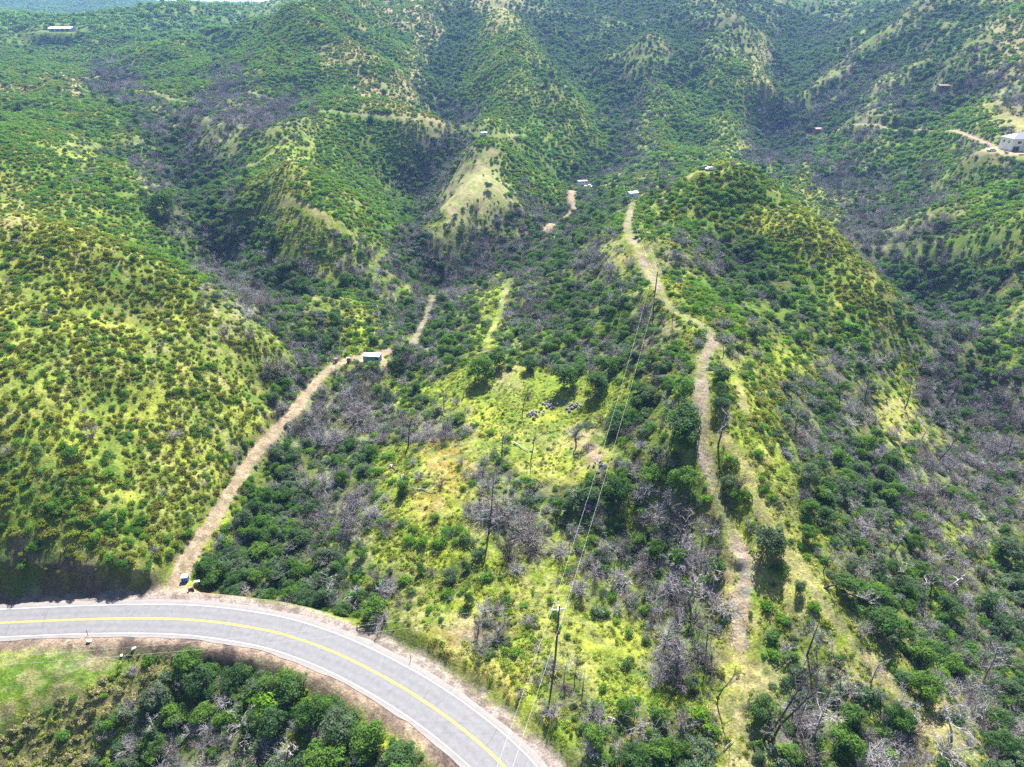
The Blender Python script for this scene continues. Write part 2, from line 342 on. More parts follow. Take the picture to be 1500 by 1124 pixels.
# named patches that override the cells: (polygon, type, wobble px)
PATCH = [
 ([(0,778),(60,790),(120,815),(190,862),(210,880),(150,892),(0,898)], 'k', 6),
 ([(702,210),(715,225),(742,258),(745,285),(725,315),(690,322),(655,325),(650,308),(622,290),(640,275),(690,238)], 'P', 2),
 ([(0,298),(20,302),(48,318),(30,325),(18,335),(0,325)], 'x', 2),
 ([(1085,70),(1105,60),(1130,95),(1155,118),(1148,130),(1110,118),(1088,95)], 's', 4),
 ([(1105,135),(1135,120),(1140,160),(1128,170)], 't', 4),
 ([(560,150),(600,140),(640,150),(642,172),(600,176),(575,166)], 't', 5),
 ([(590,40),(625,30),(640,60),(630,90),(600,80)], 't', 5),
 ([(845,90),(862,95),(868,130),(858,125)], 't', 4),
 ([(690,0),(750,0),(745,14),(700,12)], 's', 4),
 ([(1180,45),(1240,20),(1235,35),(1185,60)], 't', 4),
 ([(875,245),(905,245),(900,265),(880,268),(870,262)], 's', 2),
 ([(1035,238),(1075,232),(1090,246),(1065,258),(1035,256)], 'c', 3),
 ([(790,580),(830,590),(850,610),(860,690),(800,690),(770,650),(790,620)], 'O', 6),
 ([(610,640),(700,650),(690,700),(640,760),(610,740),(640,690)], 'O', 10),
 ([(655,700),(700,760),(760,800),(740,830),(690,780),(640,720)], 'C', 10),
 ([(1070,930),(1140,930),(1130,990),(1080,1000),(1060,960)], 'S', 8),
 ([(1100,820),(1135,850),(1130,900),(1090,940),(1060,930),(1080,880)], 'S', 8),
 ([(1095,650),(1130,690),(1150,760),(1200,840),(1230,920),(1200,930),(1150,860),(1110,790),(1080,700)], 'S', 8),
 ([(1050,480),(1080,540),(1090,640),(1065,640),(1060,560)], 'C', 6),
 ([(1255,590),(1320,580),(1380,640),(1350,660),(1290,640)], 'S', 8),
 ([(880,350),(950,350),(960,400),(930,400),(900,380)], 'C', 6),
 ([(655,535),(760,530),(840,580),(930,560),(930,600),(880,620),(860,700),(780,700),(690,640),(640,580)], 'C', 8),
 ([(700,800),(860,880),(960,930),(940,1010),(860,1000),(760,900)], 'C', 10),
 ([(0,948),(70,942),(130,950),(200,946),(170,975),(120,1008),(60,1036),(0,1066)], 'G', 3),
 ([(845,626),(868,628),(880,655),(876,676),(852,676),(840,652)], 'x', 2),
 ([(556,568),(575,566),(580,585),(566,590)], 'x', 2),
 ([(722,550),(745,548),(748,568),(730,570)], 'x', 2),
 ([(600,905),(640,925),(700,960),(760,1010),(740,1015),(680,975),(620,940)], 'O', 6),
 ([(760,845),(860,900),(900,930),(870,930),(800,890),(750,860)], 'S', 5),
]
def cover(px, py, s=3):
    z = zone_at(px, py, s=s).astype(int)
    ex = {c: 20 + i for i, c in enumerate('GOCSP')}
    for poly, t, wob in PATCH:
        xs_ = [q[0] for q in poly]; ys_ = [q[1] for q in poly]; g_ = wob * 2
        k = np.nonzero((px > min(xs_) - g_) & (px < max(xs_) + g_) & (py > min(ys_) - g_) & (py < max(ys_) + g_))
        if not len(k[0]): continue
        qx, qy = px[k], py[k]
        a = qx + wob * 3 * (fbm(qx / 14, qy / 14, 77, 2) - .5); b = qy + wob * 3 * (fbm(qx / 14, qy / 14, 97, 2) - .5)
        m = inpoly(a, b, poly); kk_ = tuple(i[m] for i in k); z[kk_] = ZI.get(t, ex.get(t, 0))
    return z
EX = {c: 20 + i for i, c in enumerate('GOCSP')}
ALLZ = dict(ZI); ALLZ.update(EX)

# ------------------------------------------------------------------ ground colours (albedo) by cover
GP = np.array(project(GX, GY, GZ)); gpx, gpy, gdep = GP
PAL = {'grass': (.12, .175, .022), 'lime': (.22, .26, .03), 'straw': (.25, .215, .10), 'soil': (.25, .185, .14), 'litter': (.055, .055, .03),
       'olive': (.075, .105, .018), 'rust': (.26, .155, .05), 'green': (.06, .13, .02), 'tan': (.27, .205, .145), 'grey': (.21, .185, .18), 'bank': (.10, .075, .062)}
PAL = {k: np.array(v) for k, v in PAL.items()}
nA = fbm(GX / 7, GY / 7, 101, 4)[..., None]; nB = fbm(GX / 2.2, GY / 2.2, 111, 3)[..., None]; nC = fbm(GX / 25, GY / 25, 121, 3)[..., None]; nD = vnoise(GX / .9, GY / .9, 131)[..., None]
def mix(a, b, t): return PAL[a] * (1 - t) + PAL[b] * t if isinstance(a, str) else a * (1 - t) + PAL[b] * t
ga = ss(.40, .62, nA); gb = ss(.42, .6, nB); gc_ = ss(.42, .6, nC)
def M(a, b, t):
    a = PAL[a] if isinstance(a, str) else a; b = PAL[b] if isinstance(b, str) else b
    return a * (1 - t) + b * t
base = {}
base['y'] = M(M('lime', 'grass', ga), 'straw', gb * .45 * gc_ + .12)
base['q'] = M(M('grass', 'olive', ga), 'lime', gb * .3)
base['g'] = M(M('olive', 'green', ga), 'grass', gb * .5)
base['h'] = M('olive', 'green', ga)
base['d'] = M(M('litter', 'olive', ga), 'grass', gb * .5 * gc_)
base['m'] = M(M('litter', 'grass', ga * .8), 'grey', gb * .3)
base['p'] = M(M('litter', 'grey', ga * .6), 'grass', gb * .35)
base['c'] = M(M('grass', 'lime', ga), 'straw', gb * .35 * gc_)
base['C'] = M(M('lime', 'grass', ga), 'straw', gb * .45 * gc_ + .1)
base['O'] = M(M('lime', 'rust', gc_ * .8), 'straw', gb * .5)
base['S'] = M(M('straw', 'tan', ga * .7), 'lime', .2 + gb * .6)
base['s'] = M(M('straw', 'lime', gb * .55), 'tan', ga * .5)
base['P'] = M(M(np.array((.25, .27, .12)), 'straw', ga * .5), 'tan', gb * .4)
base['t'] = M(M('tan', 'straw', gb), 'olive', ga * .45)
base['b'] = M(M('litter', 'green', ga), 'straw', gb * .25 * gc_)
base['r'] = M(M('green', 'grass', ga), 'olive', gb * .5)
base['o'] = M(M('straw', 'olive', ga * .8), 'litter', gb * .4)
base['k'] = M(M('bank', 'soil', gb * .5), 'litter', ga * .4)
base['x'] = M('tan', 'soil', gb)
base['G'] = M(M('green', 'grass', ga), 'straw', gb * .35)
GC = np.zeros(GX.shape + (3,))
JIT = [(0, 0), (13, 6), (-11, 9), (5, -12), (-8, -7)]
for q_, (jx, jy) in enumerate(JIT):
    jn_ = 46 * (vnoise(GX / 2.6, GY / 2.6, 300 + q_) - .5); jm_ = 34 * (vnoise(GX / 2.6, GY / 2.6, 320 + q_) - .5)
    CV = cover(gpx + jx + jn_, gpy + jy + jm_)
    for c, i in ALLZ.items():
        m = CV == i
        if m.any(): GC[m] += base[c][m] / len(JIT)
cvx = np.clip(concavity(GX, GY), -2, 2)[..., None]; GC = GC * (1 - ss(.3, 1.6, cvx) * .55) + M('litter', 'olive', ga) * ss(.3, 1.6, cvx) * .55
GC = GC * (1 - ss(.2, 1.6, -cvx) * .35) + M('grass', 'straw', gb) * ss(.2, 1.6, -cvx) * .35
# low dark growth scattered through the grass
spk = ss(.52, .66, fbm(GX / 3.2, GY / 3.2, 401, 3)) * ss(.38, .55, fbm(GX / 17, GY / 17, 411, 3)) * .6
spk = np.where((CV == ALLZ['x']) | (CV == ALLZ['o']) | (CV == ALLZ['t']) | (CV == ALLZ['P']), spk * .3, spk)
GC = GC * (1 - spk[..., None]) + M('olive', 'green', ga) * spk[..., None]
def over(mask, col):
    global GC
    mask = mask[..., None]; GC = GC * (1 - mask) + (PAL[col] if isinstance(col, str) else col) * mask
jag = (nB[..., 0] - .5) * 1.6 + (nD[..., 0] - .5) * .5
def tr_mask(k, e=.8): return 1 - ss(-.2, e, TRK[k] + jag)
over(tr_mask('steep', 1.2) * (.05 + .38 * gb[..., 0]), M('straw', 'tan', gb))
over(tr_mask('soilpatch', 1.5) * .8, M('tan', 'grey', gb))
over(tr_mask('track', .9) * (.3 + .6 * ga[..., 0]), M(M('soil', 'grey', .4), 'straw', gb * .3) * .85)
over(tr_mask('drive', .9), M(M('tan', 'soil', .45), 'bank', gb * .3))
# wheel ruts with a grassy middle on the driveway
over((1 - ss(.2, .55, np.abs(TRK['drive'] + 1.45 + jag * .3) - .12)) * (1 - ss(250, 300, RR)) * .7, M('olive', 'straw', .6))
# dirt apron where the driveway meets the road
apx, apy, _ = at_z(262, 880, -3.2)
da = np.hypot((GX - apx) * .8, (GY - apy) * 1.5)
over(1 - ss(5.2, 8.5, da + jag * 2), M('tan', 'soil', gb * .4))
# road shoulders
over(((SD > 0) * (1 - ss(5.6, 8.2, SD + jag * 1.2))), M(M('tan', 'grey', .7), 'bank', gb * .55))
over(((SD <= 0) * (1 - ss(5.4, 8.6, -SD + jag * 2))), M(M('bank', 'soil', gb), 'tan', ga * .4))
for p_, rad in ((P_HOUSE, 15), (P_SHED, 5), (P_TANK, 4)):
    if p_ is not None: over((1 - ss(rad - 1, rad + 3, np.hypot(GX - p_.x, GY - p_.y) + jag)) * .85, M('tan', 'straw', gb))
GC *= (.72 + .56 * nD)

# ------------------------------------------------------------------ materials
def new_mat(name):
    m = bpy.data.materials.new(name); m.use_nodes = True; nt = m.node_tree; nt.nodes.clear()
    return m, nt, nt.nodes, nt.links
def N(nt, t, **kw):
    x = nt.nodes.new(t)
    for k, v in kw.items():
        if k in x.inputs.keys(): x.inputs[k].default_value = v
        else: setattr(x, k, v)
    return x
def simple(name, col, rough=.8, metal=0, var=.12, scale=3.0, bump=.0, bscale=20, emis=None):
    m, nt, nn, ll = new_mat(name)
    out = N(nt, 'ShaderNodeOutputMaterial'); b = N(nt, 'ShaderNodeBsdfPrincipled'); b.inputs['Roughness'].default_value = rough; b.inputs['Metallic'].default_value = metal
    tc = N(nt, 'ShaderNodeTexCoord'); no = N(nt, 'ShaderNodeTexNoise'); no.inputs['Scale'].default_value = scale; no.inputs['Detail'].default_value = 5
    ll.new(tc.outputs['Object'], no.inputs['Vector'])
    cr = N(nt, 'ShaderNodeValToRGB'); cr.color_ramp.elements[0].position = .3; cr.color_ramp.elements[1].position = .7
    cr.color_ramp.elements[0].color = (*[c * (1 - var) for c in col], 1); cr.color_ramp.elements[1].color = (*[min(1, c * (1 + var)) for c in col], 1)
    ll.new(no.outputs['Fac'], cr.inputs['Fac']); ll.new(cr.outputs['Color'], b.inputs['Base Color'])
    if bump:
        n2 = N(nt, 'ShaderNodeTexNoise'); n2.inputs['Scale'].default_value = bscale; n2.inputs['Detail'].default_value = 6
        ll.new(tc.outputs['Object'], n2.inputs['Vector'])
        bp = N(nt, 'ShaderNodeBump'); bp.inputs['Strength'].default_value = bump; bp.inputs['Distance'].default_value = .1
        ll.new(n2.outputs['Fac'], bp.inputs['Height']); ll.new(bp.outputs['Normal'], b.inputs['Normal'])
    ll.new(b.outputs[0], out.inputs[0]); return m
def ground_mat():
    m, nt, nn, ll = new_mat('hillside_ground')
    out = N(nt, 'ShaderNodeOutputMaterial'); b = N(nt, 'ShaderNodeBsdfPrincipled'); b.inputs['Roughness'].default_value = .95
    b.inputs['Specular IOR Level'].default_value = .04
    at = N(nt, 'ShaderNodeAttribute', attribute_name='cover'); geo = N(nt, 'ShaderNodeNewGeometry')
    n1 = N(nt, 'ShaderNodeTexNoise'); n1.inputs['Scale'].default_value = 2.4; n1.inputs['Detail'].default_value = 8; n1.inputs['Roughness'].default_value = .7
    ll.new(geo.outputs['Position'], n1.inputs['Vector'])
    mr = N(nt, 'ShaderNodeMapRange'); mr.inputs['From Min'].default_value = .3; mr.inputs['From Max'].default_value = .7; mr.inputs['To Min'].default_value = .42; mr.inputs['To Max'].default_value = 1.5
    ll.new(n1.outputs['Fac'], mr.inputs['Value'])
    mx = N(nt, 'ShaderNodeMix', data_type='RGBA', blend_type='MULTIPLY'); mx.inputs['Factor'].default_value = 1
    ll.new(at.outputs['Color'], mx.inputs['A']); ll.new(mr.outputs['Result'], mx.inputs['B'])
    ll.new(mx.outputs['Result'], b.inputs['Base Color'])
    n2 = N(nt, 'ShaderNodeTexNoise'); n2.inputs['Scale'].default_value = 1.6; n2.inputs['Detail'].default_value = 10; n2.inputs['Roughness'].default_value = .75
    ll.new(geo.outputs['Position'], n2.inputs['Vector'])
    bp = N(nt, 'ShaderNodeBump'); bp.inputs['Strength'].default_value = .9; bp.inputs['Distance'].default_value = .45
    ll.new(n2.outputs['Fac'], bp.inputs['Height']); ll.new(bp.outputs['Normal'], b.inputs['Normal'])
    ll.new(b.outputs[0], out.inputs[0]); return m
def leaf_mat(name, cols, trans=.35, tcol=(.3, .42, .05), rough=.8):
    """foliage: colour varies from plant to plant (object random) and leaf to leaf"""
    m, nt, nn, ll = new_mat(name)
    out = N(nt, 'ShaderNodeOutputMaterial')
    oi = N(nt, 'ShaderNodeObjectInfo'); cr = N(nt, 'ShaderNodeValToRGB'); cr.color_ramp.interpolation = 'LINEAR'
    e = cr.color_ramp.elements
    while len(e) < len(cols): e.new(.5)
    for k, c in enumerate(cols): e[k].position = k / (len(cols) - 1); e[k].color = (*c, 1)
    ll.new(oi.outputs['Random'], cr.inputs['Fac'])
    at = N(nt, 'ShaderNodeAttribute', attribute_name='leaf')
    mr = N(nt, 'ShaderNodeMapRange'); mr.inputs['To Min'].default_value = .5; mr.inputs['To Max'].default_value = 1.55
    ll.new(at.outputs['Fac'], mr.inputs['Value'])
    mx = N(nt, 'ShaderNodeMix', data_type='RGBA', blend_type='MULTIPLY'); mx.inputs['Factor'].default_value = 1
    ll.new(cr.outputs['Color'], mx.inputs['A']); ll.new(mr.outputs['Result'], mx.inputs['B'])
    d = N(nt, 'ShaderNodeBsdfPrincipled'); d.inputs['Roughness'].default_value = rough; d.inputs['Specular IOR Level'].default_value = .08
    ll.new(mx.outputs['Result'], d.inputs['Base Color'])
    if trans > 0:
        t = N(nt, 'ShaderNodeBsdfTranslucent')
        m2 = N(nt, 'ShaderNodeMix', data_type='RGBA', blend_type='MIX'); m2.inputs['Factor'].default_value = .5; m2.inputs['B'].default_value = (*tcol, 1)
        ll.new(mx.outputs['Result'], m2.inputs['A']); ll.new(m2.outputs['Result'], t.inputs['Color'])
        s = N(nt, 'ShaderNodeMixShader'); s.inputs['Fac'].default_value = trans
        ll.new(d.outputs[0], s.inputs[1]); ll.new(t.outputs[0], s.inputs[2]); ll.new(s.outputs[0], out.inputs[0])
    else: ll.new(d.outputs[0], out.inputs[0])
    return m
MT = {}
MT['ground'] = ground_mat()
MT['chap'] = leaf_mat('chaparral_leaves', [(.07, .09, .015), (.12, .155, .02), (.19, .20, .03), (.13, .11, .035), (.14, .20, .02)], .42, (.42, .50, .02))
MT['green'] = leaf_mat('green_shrub_leaves', [(.035, .09, .015), (.065, .155, .015), (.12, .22, .018), (.05, .12, .03), (.09, .15, .05)], .42, (.24, .52, .02))
MT['cool'] = leaf_mat('blue_green_leaves', [(.04, .08, .04), (.07, .125, .055), (.11, .15, .085), (.06, .12, .03), (.12, .15, .11)], .38, (.16, .32, .08))
MT['oak'] = leaf_mat('oak_leaves', [(.035, .07, .022), (.05, .11, .02), (.085, .155, .025), (.045, .085, .035), (.08, .10, .065)], .35, (.18, .42, .025))
MT['lime'] = leaf_mat('weed_leaves', [(.09, .16, .025), (.17, .24, .03), (.26, .30, .045), (.32, .29, .10), (.14, .23, .03)], .4, (.42, .5, .04))
MT['dry'] = leaf_mat('dry_scrub_leaves', [(.19, .18, .08), (.27, .25, .12), (.13, .15, .05), (.22, .20, .11)], .35, (.35, .3, .12))
MT['twig'] = leaf_mat('dead_twigs', [(.10, .085, .08), (.23, .21, .22), (.33, .315, .325), (.15, .125, .11), (.26, .245, .26), (.06, .055, .055)], 0)
MT['char'] = simple('charred_bark', (.045, .038, .036), .9, var=.5, scale=4, bump=.5)
MT['bleach'] = simple('bleached_wood', (.36, .33, .32), .85, var=.25, scale=5, bump=.4)
MT['greybark'] = simple('grey_bark', (.21, .19, .19), .9, var=.4, scale=4, bump=.5)

# ------------------------------------------------------------------ object helpers
def link(o, parent=None):
    COL.objects.link(o)
    if parent is not None: o.parent = parent
    return o
def mesh_from(name, V, F, mat=None, smooth=False, attr=None):
    me = bpy.data.meshes.new(name)
    V = np.asarray(V, np.float32); nf = len(F)
    if isinstance(F, np.ndarray):
        k = F.shape[1]
        me.vertices.add(len(V)); me.vertices.foreach_set('co', V.ravel())
        me.loops.add(F.size); me.loops.foreach_set('vertex_index', F.ravel().astype(np.int32))
        me.polygons.add(nf); me.polygons.foreach_set('loop_start', np.arange(0, F.size, k, dtype=np.int32)); me.polygons.foreach_set('loop_total', np.full(nf, k, np.int32))
        me.update(calc_edges=True)
    else: me.from_pydata([tuple(map(float, v)) for v in V], [], F); me.update()
    if smooth: me.polygons.foreach_set('use_smooth', np.ones(nf, bool))
    if mat is not None:
        for m_ in (mat if isinstance(mat, (list, tuple)) else [mat]): me.materials.append(m_)
    if attr is not None:
        a = me.attributes.new('leaf', 'FLOAT', 'FACE'); a.data.foreach_set('value', np.asarray(attr, np.float32))
    return me
def tag(o, label=None, cat=None, group=None, kind=None):
    if label: o['label'] = label
    if cat: o['category'] = cat
    if group: o['group'] = group
    if kind: o['kind'] = kind
    return o
def empty(name, loc, rz=0, sc=1):
    o = bpy.data.objects.new(name, None); link(o); o.location = loc; o.rotation_euler = (0, 0, rz); o.scale = (sc,) * 3; o.empty_display_size = .3
    return o
class MB:
    """collects boxes, tubes and sheets; build() links them as one mesh object"""
    def __init__(s): s.v = []; s.f = []
    def add(s, V, F):
        b = len(s.v); s.v += [tuple(v) for v in V]; s.f += [[i + b for i in f] for f in F]
    def box(s, c, d, rz=0, taper=1.0, rot=None):
        x, y, z = d[0] / 2, d[1] / 2, d[2] / 2
        V = [Vector((sx * x * (taper if sz > 0 else 1), sy * y * (taper if sz > 0 else 1), sz * z)) for sz in (-1, 1) for sy in (-1, 1) for sx in (-1, 1)]
        M_ = Matrix.Rotation(rz, 3, 'Z') if rot is None else rot
        V = [M_ @ v + Vector(c) for v in V]
        s.add(V, [(0, 2, 3, 1), (4, 5, 7, 6), (0, 1, 5, 4), (2, 6, 7, 3), (0, 4, 6, 2), (1, 3, 7, 5)]); return s
    def tube(s, pts, rad, seg=6, cap=True):
        pts = [Vector(p) for p in pts]; n_ = len(pts)
        if not isinstance(rad, (list, tuple)): rad = [rad] * n_
        b = len(s.v); up = Vector((.37, .21, .9))
        for i, p in enumerate(pts):
            d = (pts[min(i + 1, n_ - 1)] - pts[max(i - 1, 0)]).normalized()
            u = d.cross(up); u = u.normalized() if u.length > 1e-4 else Vector((1, 0, 0)); v = d.cross(u)
            for k in range(seg):
                a = 2 * math.pi * k / seg; s.v.append(tuple(p + (u * math.cos(a) + v * math.sin(a)) * rad[i]))
        for i in range(n_ - 1):
            for k in range(seg):
                a = b + i * seg + k; c = b + i * seg + (k + 1) % seg
                s.f.append([a, c, c + seg, a + seg])
        if cap: s.f.append([b + k for k in range(seg)][::-1]); s.f.append([b + (n_ - 1) * seg + k for k in range(seg)])
        return s
    def mesh(s, name, mat, smooth=False): return mesh_from(name, s.v, s.f, mat, smooth)
    def build(s, name, mat, parent=None, smooth=False):
        return link(bpy.data.objects.new(name, s.mesh(name, mat, smooth)), parent)

# ------------------------------------------------------------------ build: ground
idx = np.arange(NT * NR).reshape(NT, NR)
Fq = np.stack([idx[:-1, :-1], idx[:-1, 1:], idx[1:, 1:], idx[1:, :-1]], -1).reshape(-1, 4)
Fq = Fq[:, ::-1]
Fw = np.stack([idx[-1, :-1], idx[-1, 1:], idx[0, 1:], idx[0, :-1]], -1)[:, ::-1]
Vv = np.stack([GX, GY, GZ], -1).reshape(-1, 3)
gm = mesh_from('ground', Vv, np.vstack([Fq, Fw]), MT['ground'], True)
ca = gm.attributes.new('cover', 'FLOAT_COLOR', 'POINT')
ca.data.foreach_set('color', np.concatenate([GC.reshape(-1, 3), np.ones((NT * NR, 1))], 1).astype(np.float32).ravel())
ground = link(bpy.data.objects.new('ground', gm)); tag(ground, kind='structure')
if gm.polygons[5000].normal.z < 0: gm.flip_normals()

# ------------------------------------------------------------------ road
def strip(name, a, b, dz, mat, i0=0, i1=None, wob=0.0, kind='structure', parent=None):
    i1 = i1 or len(RC); V = []; F = []
    for i in range(i0, i1):
        da_ = a + (wob * (vnoise(i * .35, 3.3, 5) - .5) if wob else 0); db_ = b + (wob * (vnoise(i * .3, 8.3, 6) - .5) if wob else 0)
        p = RC[i] + RN[i] * da_; q = RC[i] + RN[i] * db_
        V += [(p[0], p[1], p[2] + dz), (q[0], q[1], q[2] + dz)]
    for i in range(i1 - i0 - 1): F.append([2 * i, 2 * i + 2, 2 * i + 3, 2 * i + 1])
    me = mesh_from(name, V, F, mat); av = me.attributes.new('across', 'FLOAT', 'POINT'); av.data.foreach_set('value', np.tile([a, b], i1 - i0).astype(np.float32)); al = me.attributes.new('along', 'FLOAT', 'POINT'); al.data.foreach_set('value', np.repeat(np.arange(i1 - i0), 2).astype(np.float32))
    if me.polygons[0].normal.z < 0: me.flip_normals()
    o = link(bpy.data.objects.new(name, me), parent)
    if kind: o['kind'] = kind
    return o
def asphalt_mat():
    m, nt, nn, ll = new_mat('worn_asphalt')
    out = N(nt, 'ShaderNodeOutputMaterial'); b = N(nt, 'ShaderNodeBsdfPrincipled'); b.inputs['Roughness'].default_value = .8
    geo = N(nt, 'ShaderNodeNewGeometry')
    n1 = N(nt, 'ShaderNodeTexNoise'); n1.inputs['Scale'].default_value = 1.1; n1.inputs['Detail'].default_value = 10; n1.inputs['Roughness'].default_value = .7; ll.new(geo.outputs['Position'], n1.inputs['Vector'])
    n2 = N(nt, 'ShaderNodeTexNoise'); n2.inputs['Scale'].default_value = 9; n2.inputs['Detail'].default_value = 6; ll.new(geo.outputs['Position'], n2.inputs['Vector'])
    c1 = N(nt, 'ShaderNodeValToRGB'); c1.color_ramp.elements[0].color = (.100, .099, .106, 1); c1.color_ramp.elements[1].color = (.132, .130, .138, 1); c1.color_ramp.elements[0].position = .35; c1.color_ramp.elements[1].position = .65
    ll.new(n1.outputs['Fac'], c1.inputs['Fac'])
    mr = N(nt, 'ShaderNodeMapRange'); mr.inputs['From Min'].default_value = .3; mr.inputs['From Max'].default_value = .7; mr.inputs['To Min'].default_value = .88; mr.inputs['To Max'].default_value = 1.08
    ll.new(n2.outputs['Fac'], mr.inputs['Value'])
    mx = N(nt, 'ShaderNodeMix', data_type='RGBA', blend_type='MULTIPLY'); mx.inputs['Factor'].default_value = 1
    ll.new(c1.outputs['Color'], mx.inputs['A']); ll.new(mr.outputs['Result'], mx.inputs['B'])
    aa = N(nt, 'ShaderNodeAttribute', attribute_name='across'); ab = N(nt, 'ShaderNodeMath', operation='ABSOLUTE'); ll.new(aa.outputs['Fac'], ab.inputs[0])
    wv = N(nt, 'ShaderNodeMath', operation='MULTIPLY'); wv.inputs[1].default_value = 3.7; ll.new(ab.outputs[0], wv.inputs[0]); cs = N(nt, 'ShaderNodeMath', operation='COSINE'); ll.new(wv.outputs[0], cs.inputs[0])
    m3 = N(nt, 'ShaderNodeMapRange'); m3.inputs['From Min'].default_value = -1; m3.inputs['To Min'].default_value = 1.03; m3.inputs['To Max'].default_value = .93; ll.new(cs.outputs[0], m3.inputs['Value'])
    x2 = N(nt, 'ShaderNodeMix', data_type='RGBA', blend_type='MULTIPLY'); x2.inputs['Factor'].default_value = 1; ll.new(mx.outputs['Result'], x2.inputs['A']); ll.new(m3.outputs['Result'], x2.inputs['B'])
    # pale dust blown in from the edges
    dn = N(nt, 'ShaderNodeTexNoise'); dn.inputs['Scale'].default_value = .8; dn.inputs['Detail'].default_value = 8; ll.new(geo.outputs['Position'], dn.inputs['Vector'])
    m4 = N(nt, 'ShaderNodeMapRange'); m4.inputs['From Min'].default_value = 3.3; m4.inputs['From Max'].default_value = 4.9; ll.new(ab.outputs[0], m4.inputs['Value'])
    mm = N(nt, 'ShaderNodeMath', operation='MULTIPLY'); ll.new(m4.outputs['Result'], mm.inputs[0]); ll.new(dn.outputs['Fac'], mm.inputs[1])
    x3 = N(nt, 'ShaderNodeMix', data_type='RGBA'); x3.inputs['B'].default_value = (.24, .20, .17, 1); ll.new(mm.outputs[0], x3.inputs['Factor']); ll.new(x2.outputs['Result'], x3.inputs['A'])
    ll.new(x3.outputs['Result'], b.inputs['Base Color'])
    ll.new(b.outputs[0], out.inputs[0]); return m
def paint_mat(name, col):
    m, nt, nn, ll = new_mat(name); out = N(nt, 'ShaderNodeOutputMaterial'); b = N(nt, 'ShaderNodeBsdfPrincipled'); b.inputs['Roughness'].default_value = .7
    geo = N(nt, 'ShaderNodeNewGeometry'); n1 = N(nt, 'ShaderNodeTexNoise'); n1.inputs['Scale'].default_value = 2.2; n1.inputs['Detail'].default_value = 9; n1.inputs['Roughness'].default_value = .8; ll.new(geo.outputs['Position'], n1.inputs['Vector'])
    c = N(nt, 'ShaderNodeValToRGB'); c.color_ramp.elements[0].position = .30; c.color_ramp.elements[1].position = .44; c.color_ramp.elements[0].color = (.16, .155, .16, 1); c.color_ramp.elements[1].color = (*col, 1)
    ll.new(n1.outputs['Fac'], c.inputs['Fac']); ll.new(c.outputs['Color'], b.inputs['Base Color']); ll.new(b.outputs[0], out.inputs[0]); return m
MT['asphalt'] = asphalt_mat()
MT['white'] = paint_mat('white_line_paint', (.40, .40, .39))
MT['yellow'] = paint_mat('yellow_line_paint', (.50, .29, .015))
MT['crack'] = simple('road_tar', (.05, .05, .053), .7, var=.2)
road = None
V = []; F = []; AC = [-4.5, -3.9, -3.2, -2.5, -1.8, -1.2, -.6, 0, .6, 1.2, 1.8, 2.5, 3.2, 3.9, 4.9]; na_ = len(AC)
for i in range(len(RC)):
    for j, a in enumerate(AC):
        if j in (0, na_ - 1): a = a + .5 * (vnoise(i * .35, 3.3 + j, 5) - .5)
        p = RC[i] + RN[i] * a; V.append((p[0], p[1], p[2]))
for i in range(len(RC) - 1):
    for j in range(na_ - 1): k = i * na_ + j; F.append([k, k + na_, k + na_ + 1, k + 1])
me = mesh_from('road', V, np.array(F), MT['asphalt'])
if me.polygons[0].normal.z < 0: me.flip_normals()
av = me.attributes.new('across', 'FLOAT', 'POINT'); av.data.foreach_set('value', np.tile(AC, len(RC)).astype(np.float32))
road = link(bpy.data.objects.new('road', me)); road['kind'] = 'structure'
skirt = []
strip('road_edge_line', 3.55, 3.69, .006, MT['white'])
strip('road_edge_line', -3.69, -3.55, .006, MT['white'])
strip('road_centre_line', .06, .21, .006, MT['yellow'])
strip('road_centre_line', -.21, -.06, .006, MT['yellow'])
mb = MB()
i_in = [i for i in range(len(RC)) if 40 < RC[i, 1] < 100 and RC[i, 0] > -95]
for i in i_in[::2]:
    if random.random() < .6:
        a0 = random.uniform(-4.2, 2.5); L = random.uniform(1.0, 4.5); sgn = random.uniform(-.35, .35); ww = random.uniform(.012, .03)
        p = Vector(RC[i] + RN[i] * a0); q = Vector(RC[i] + RN[i] * min(4.6, a0 + L)) + Vector(rt[i]) * sgn * L
        d_ = (q - p).normalized(); nrm = Vector((-d_.y, d_.x, 0)) * ww; mid = (p + q) / 2 + Vector(rt[i]) * random.uniform(-.25, .25)
        Z_ = Vector((0, 0, .008)); V = [p - nrm, p + nrm, mid - nrm, mid + nrm, q - nrm, q + nrm]
        mb.add([v + Z_ for v in V], [(0, 2, 3, 1), (2, 4, 5, 3)])
ck = mb.build('road_cracks', MT['crack']); ck['kind'] = 'structure'
